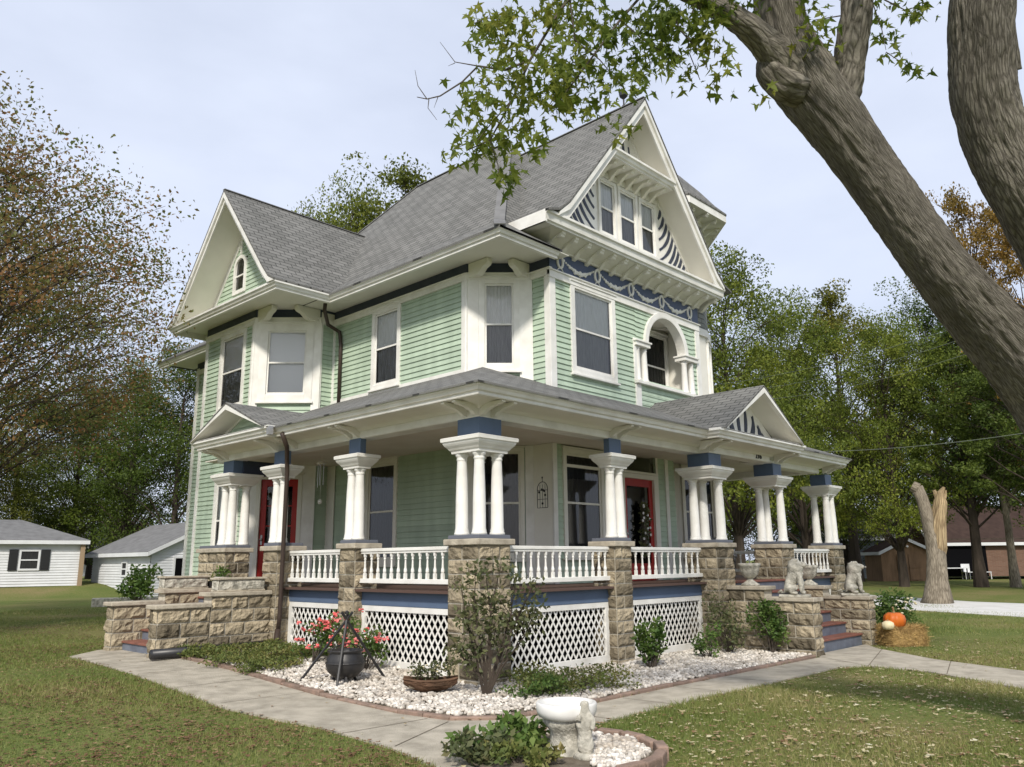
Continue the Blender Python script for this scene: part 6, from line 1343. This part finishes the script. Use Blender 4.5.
# ================================================================ SPLIT STUMP, NEIGHBOURS, CABLES
p = at(938, 597, 33); t = thing('split_stump', 'tall forked tree stump with torn pale heartwood by the driveway', 'tree stump', (p.x, p.y, gz(p.x, p.y))); OFF[t.name] = t.location.copy()
def dw(px, py): return at(px, py, 33)
mb = MB(); px2 = lambda L_: ([dw(a, b) for a, b, c in L_], [c/2/FPX*33 for a, b, c in L_])
P2, R2 = px2([(938, 606, 27), (938, 597, 23), (937, 578, 17), (936, 555, 15), (932, 537, 12), (927, 516, 11), (922, 499, 10), (917, 487, 10)]); mb.tube(P2, R2, 14, wob=.15, uv=1.); mb.tube([dw(918, 489), dw(912, 486)], [.22, .2], 10, uv=2.)
obj('trunk', mb, M['barkpale'], t, smooth=True); mb = MB(); P2, R2 = px2([(938, 568, 7), (938, 548, 11), (938, 522, 11), (940, 502, 9), (941, 493, 6), (944, 487, 2)]); mb.tube(P2, R2, 12, wob=.6, uv=1.); P2, R2 = px2([(938, 500, 5), (934, 490, 3)]); mb.tube(P2, R2, 6, wob=.4); P2, R2 = px2([(942, 505, 4), (945, 496, 3), (946, 490, 1)]); mb.tube(P2, R2, 6, wob=.5, uv=2.); obj('torn_heartwood', mb, M['heart'], t)
def cot(name, label, cx_, cy_, rz, W, Dp, hw, hr, wm, rm, cat='house', ov=.3, z=None, hip=False, lap=True, group=None):
    """simple gabled neighbour: front faces -y locally, ridge along x"""
    t = thing(name, label, cat, (cx_, cy_, gz(cx_, cy_) if z is None else z), rz, group); mb = MB(); a, b = W/2, Dp/2
    pls = [PL((-a, -b), (1, 0)), PL((a, -b), (0, 1)), PL((a, b), (-1, 0)), PL((-a, b), (0, -1))]; lens = [W, Dp, W, Dp]
    for i, (pl, l) in enumerate(zip(pls, lens)):
        n = int(hw/.125); e = hw/n
        for k in range(n): mb.add([pl.p(0, k*e, .03), pl.p(l, k*e, .03), pl.p(l, k*e+e, .0), pl.p(0, k*e+e, 0), pl.p(0, k*e, 0), pl.p(l, k*e, 0)], [(0, 1, 2, 3), (4, 5, 1, 0)]) if lap else mb.poly([pl.p(0, k*e), pl.p(l, k*e), pl.p(l, k*e+e), pl.p(0, k*e+e)], 0, [(0, k*e), (l, k*e), (l, k*e+e), (0, k*e+e)])
        if i in (1, 3) and not hip: mb.add([pl.p(0, hw, .0), pl.p(l, hw, .0), pl.p(l/2, hr, .0)], [(0, 1, 2)])
    obj('wall', mb, wm, t); mb = MB(); k = (hr-hw)/b; yo = b+ov; zo = hw-k*ov; xo = a+ov; hx = (a-b*.8) if hip else xo; th = .12
    for s in (-1, 1):
        q = [(-xo, s*yo, zo), (xo, s*yo, zo), (hx, 0, hr+.02), (-hx, 0, hr+.02)]; mb.poly(q if s < 0 else q[::-1]); mb.add([(x, y, z-th) for x, y, z in q]+q, [(0, 1, 5, 4), (1, 2, 6, 5), (3, 0, 4, 7), (3, 2, 1, 0)])
        if hip: mb.poly([(s*xo, -yo, zo), (s*xo, yo, zo), (s*hx, 0, hr+.02)])
    obj('roof', mb, rm, t); mb = MB()
    for s in (-1, 1): mb.box(-xo, xo, s*yo-.03, s*yo+.03, zo-.20, zo-.02)
    if not hip:
        for s in (-1, 1):
            for r_ in (-1, 1): mb.hexa([(s*xo-.03, r_*yo, zo-.2), (s*xo+.03, r_*yo, zo-.2), (s*xo+.03, 0, hr-.18), (s*xo-.03, 0, hr-.18), (s*xo-.03, r_*yo, zo-.02), (s*xo+.03, r_*yo, zo-.02), (s*xo+.03, 0, hr+.0), (s*xo-.03, 0, hr+.0)])
    obj('fascia', mb, M['wside'], t); t['_dim'] = (a, b); return t
def cwin(t, x0, x1, z0, z1, side='y', shutters=False, bars=False, door_=False):
    a, b = t['_dim']; mb = MB(); g = MB()
    def bx(m_, p0, p1, q0, q1, o0, o1):
        if side == 'y': m_.box(p0, p1, -b-o1, -b-o0, q0, q1)
        elif side == 'X': m_.box(a+o0, a+o1, p0, p1, q0, q1)
        else: m_.box(-a-o1, -a-o0, p0, p1, q0, q1)
    f = .09
    for q in ((x0, x0+f, z0, z1), (x1-f, x1, z0, z1), (x0+f, x1-f, z1-f, z1), (x0+f, x1-f, z0, z0+f)): bx(mb, *q, .02, .08)
    if not door_: bx(mb, x0+f, x1-f, (z0+z1)/2-.03, (z0+z1)/2+.03, .02, .07)
    w_ = obj('door_opening' if door_ else 'window', mb, M['wside'], t); bx(g, x0+f, x1-f, z0+f, z1-f, .035, .045); obj('pane', g, M['black'] if door_ else M['dimcurt'], w_)
    if shutters:
        for s0, s1 in ((x0-.42, x0-.04), (x1+.04, x1+.42)): m2 = MB(); bx(m2, s0, s1, z0, z1, .03, .07); [bx(m2, s0+.04, s1-.04, z, z+.03, .07, .08) for z in np.arange(z0+.1, z1-.1, .12)]; obj('shutter', m2, M['pipe'], t)
# white shed behind the left stairs (aligned with the house: long side towards -x)
t = cot('white_shed', 'long low white garage shed with dark doorway behind the left stairs', 11.3, 34.2, R(-90), 7.2, 6.0, 2.2, 3.6, M['wside'], M['broof'], 'shed', z=.22)
cwin(t, .35, 1.05, .9, 1.65); cwin(t, -1.95, -.95, .1, 1.85, side='X', door_=True)
t = cot('white_bungalow', 'white bungalow with black shuttered window at the far left', 3.6, 40.2, R(-12), 8.6, 6.4, 2.3, 3.3, M['wside'], M['broof'], z=.72, hip=True)
cwin(t, 1.6, 2.5, .75, 1.75, shutters=True); cwin(t, -2.4, -1.4, .75, 1.75, shutters=True); mb = MB(); mb.box(4.22, 4.42, -3.40, -3.24, -.3, 2.12); obj('corner_post', mb, M['postw'], t)
p = at(100, 575, 78); t = cot('far_cottage', 'tiny pale house far away between bungalow and shed', p.x, p.y, R(-30), 6, 5, 2.6, 4.3, M['wside'], M['broof'], z=.85); cwin(t, -1, 0, 1, 2)
p = at(905, 577, 53); t = cot('brown_shed', 'small brown plank shed with double doors behind the stump', p.x+.8, p.y+.5, R(-52), 2.6, 3.0, 1.75, 2.45, M['wood'], M['brnroof'], 'shed', ov=.15, lap=False); 
t.rotation_euler.z = R(-52+90)-R(90)+0
a, b = t['_dim']
mb = MB()
# rotate so that the gable end (local +x/-x) looks at the camera
t.rotation_euler.z = R(-50+90); 
for q in ((-.62, -.02, .08, 1.5), (.02, .62, .08, 1.5)): mb.box(-a-.05, -a-.01, q[0], q[1], q[2], q[3]); mb.box(-a-.08, -a-.05, q[0], q[1], .75, .82)
obj('double_door', mb, M['wood'], t); mb = MB(); mb.ell((-a-.1, 0, 1.95), (.05, .08, .06), 8, 6); obj('lamp', mb, M['white'], t)
# brick garage with open bay
p = at(984, 578, 59); t = cot('brick_garage', 'low brown-roofed brick garage with an open bay at the right', p.x+2.3, p.y-.2, R(-50), 9.8, 5.5, 2.25, 4.35, M['brick'], M['brnroof'], 'garage', lap=False, z=.55)
mb = MB(); mb.box(-4.75, -1.9, -2.85, -2.78, .0, 2.1); obj('bay_shade_panel', mb, M['black'], t)  # flat black panel paints the shade of the bay onto the brick
mb = MB(); mb.box(-4.85, 4.85, -2.84, -2.80, 2.1, 2.25); obj('lintel', mb, M['barkd'], t)
gt = t
for i, (lx, lb) in enumerate(((-3.3, 'white garden chair left in the open garage bay'), (-2.3, 'white garden chair nearer the brick pier'))):
    c = thing('garden_chair', lb, 'chair', t.matrix_basis @ Vector((lx, -3.2, 0)), t.rotation_euler.z+.3*i, 'white garden chairs in the garage bay'); c.location.z = gz(c.location.x, c.location.y)+.02
    mb = MB(); mb.box(-.25, .25, -.25, .25, .40, .44); obj('seat', mb, M['wside'], c); mb = MB(); mb.box(-.25, .25, .22, .26, .44, .9); obj('backrest', mb, M['wside'], c)
    for sx in (-.22, .22):
        for sy in (-.22, .22): mb = MB(); mb.box(sx-.02, sx+.02, sy-.02, sy+.02, 0, .4); obj('leg', mb, M['wside'], c)
c = thing('garden_table', 'long white table standing before the dark garage bay', 'table', t.matrix_basis @ Vector((-4.2, -3.3, 0)), t.rotation_euler.z); c.location.z = gz(c.location.x, c.location.y); mb = MB(); mb.box(-.8, .8, -.35, .35, .66, .71); obj('tabletop', mb, M['wside'], c)
for sx in (-.7, .7):
    for sy in (-.28, .28): mb = MB(); mb.box(sx-.025, sx+.025, sy-.025, sy+.025, 0, .66); obj('leg', mb, M['dark'], c)
p = at(862, 575, 62); t = cot('grey_house', 'grey-blue house hidden in shade behind the porch end', p.x, p.y, R(-42), 7, 6, 2.8, 4.6, M['farblue'], M['broof'], z=.4); cwin(t, -.6, .5, .9, 2.1)
# long low stone curb and timbers on the left lawn
P0 = at(92, 599, 33); P1 = at(172, 597, 33); mb = MB(); z_ = gz(P0.x, P0.y); mb.bar((P0.x, P0.y, z_+.12), (P1.x, P1.y, z_+.12), .5, th=.34); tag(obj('stone_curb', mb, M['carved'], bevel=.03), 'low grey stone curb on the lawn in front of the white shed', 'curb')
# overhead cables
def cable(a, b, sag, label, r=.006):
    a, b = Vector(a), Vector(b); mb = MB(); mb.tube([a.lerp(b, i/12)-Vector((0, 0, sag*4*(i/12)*(1-i/12))) for i in range(13)], r, 5); tag(obj('power_cable', mb, M['cable']), label, 'cable', 'overhead cables at the right')
cable(at(715, 385, 30), at(1060, 290, 26), .35, 'highest overhead cable crossing the right trees'); cable(at(715, 394, 30), at(1060, 302, 26), .45, 'second overhead cable just under the highest'); cable(at(730, 402, 30), at(1060, 318, 26), .5, 'third overhead cable crossing the right trees'); cable(at(800, 452, 24), at(1080, 424, 22), .15, 'lowest overhead cable leaving from the porch roof end', .008)

# ================================================================ GRASS AND FALLEN LEAVES
random.seed(9); np.random.seed(9)
def keepoff(x, y):
    k = ~inside(x, y, WALK) & ~inside(x, y, BED) & (((x-rc_.x)**2+(y-rc_.y)**2) > .95**2)
    k &= ~((x > -1.1) & (y > -.2) & (y < 12) & (x < 12.5)) & ~((x > 6.2) & (x < 9.2) & (y > -1.9) & (y < .5)) & ~((x > -2.15) & (x < 0) & (y > 5.1) & (y < 7.4)); return k
def scatter(n, dmin, dmax, pw=1.0):
    """ground points in the wedge the camera looks over, denser near it"""
    th = YAW+np.random.uniform(-.66, .66, n); d = dmin+(dmax-dmin)*np.random.rand(n)**pw; x = CAM.x+d*np.cos(th); y = CAM.y+d*np.sin(th); k = keepoff(x, y); return x[k], y[k], d[k]
def patch(x, y):
    return np.array([noise.noise(Vector((a*.5, b*.5, 3))) for a, b in zip(x, y)])
x, y, d = [np.concatenate(q) for q in zip(scatter(330000, 3.6, 18, 1.45), scatter(110000, 16, 32, 1.0))]; pn = patch(x, y); k = (np.random.rand(len(x)) < .80+.9*pn); x, y, d, pn = x[k], y[k], d[k], pn[k]
n = len(x); z = np.array([gz(a, b) for a, b in zip(x, y)]); h = np.random.uniform(.020, .055, n)*np.clip(1+1.3*pn, .4, 2); a = np.random.rand(n)*6.28; wd = .0028*(1+d*.09); dx, dy = np.cos(a)*wd, np.sin(a)*wd; lx, ly = np.random.normal(size=(2, n))*.45*h
V = np.stack([np.stack([x-dx, y-dy, z], 1), np.stack([x+dx, y+dy, z], 1), np.stack([x+lx, y+ly, z+h], 1)], 1).reshape(-1, 3)
o = np_obj('lawn_grass', V, np.arange(n*3).reshape(-1, 3), LF['grass']); tag(o, 'short patchy grass blades of the front lawn', 'grass', kind='stuff')
def fallen(n, dmin, dmax, s0, s1, name, label, fn=None, m='fallen'):
    x, y, d = scatter(n, dmin, dmax, 1.0)
    if fn is not None: k = fn(x, y); x, y = x[k], y[k]
    n = len(x); z = np.array([gz(a, b) for a, b in zip(x, y)])+np.random.uniform(.012, .04, n); s = np.random.uniform(s0, s1, n); a = np.random.rand(n)*6.28
    base = np.array([(-1, -.1, 0), (-.45, -.6, .25), (.1, -.45, .1), (.5, -.75, .45), (1, 0, .2), (.45, .7, .5), (0, .4, .05), (-.5, .6, .3)]); cu = np.random.uniform(.1, 1., n)[:, None]
    X = base[:, 0][None]*s[:, None]; Y = base[:, 1][None]*s[:, None]*np.random.uniform(.5, 1.1, n)[:, None]; Z = base[:, 2][None]*s[:, None]*cu; c, q = np.cos(a)[:, None], np.sin(a)[:, None]
    V = np.stack([X*c-Y*q+x[:, None], X*q+Y*c+y[:, None], Z+z[:, None]], 2).reshape(-1, 3); o = np_obj(name, V, np.arange(n*8).reshape(-1, 8), LF[m]); tag(o, label, 'leaves', kind='stuff')
leftside = lambda x, y: ((y-CAM.y) > (x-CAM.x)*1.0) & (np.array([noise.noise(Vector((a*.6, b*.6, 8))) for a, b in zip(x, y)]) > np.random.uniform(-.55, .4, len(x)))
fallen(80000, 4, 24, .013, .032, 'fallen_leaves', 'small brown fallen leaves scattered over the left lawn', leftside, 'litter')
fallen(5000, 4.5, 18, .02, .042, 'fallen_leaves', 'curled brown leaves lying thickest on the left lawn beside the footpath', leftside, 'litter')
rightside = lambda x, y: ((y-CAM.y) < (x-CAM.x)*1.0)
fallen(4200, 4, 20, .022, .05, 'fallen_leaves', 'larger pale curled maple leaves scattered over the right lawn', rightside)
fallen(900, 4, 16, .03, .06, 'fallen_leaves', 'biggest pale maple leaves lying curled on the right lawn', rightside)
fallen(20000, 4, 18, .012, .022, 'fallen_leaves', 'tiny brown leaf litter in the right lawn', rightside)
keepoff_lawn = keepoff
def keepoff(x, y): return inside(x, y, WALK) | (inside(x, y, BED) & (np.random.rand(len(x)) < .6))
fallen(700, 5, 20, .012, .03, 'fallen_leaves', 'few dry leaves lying on the footpath and gravel')
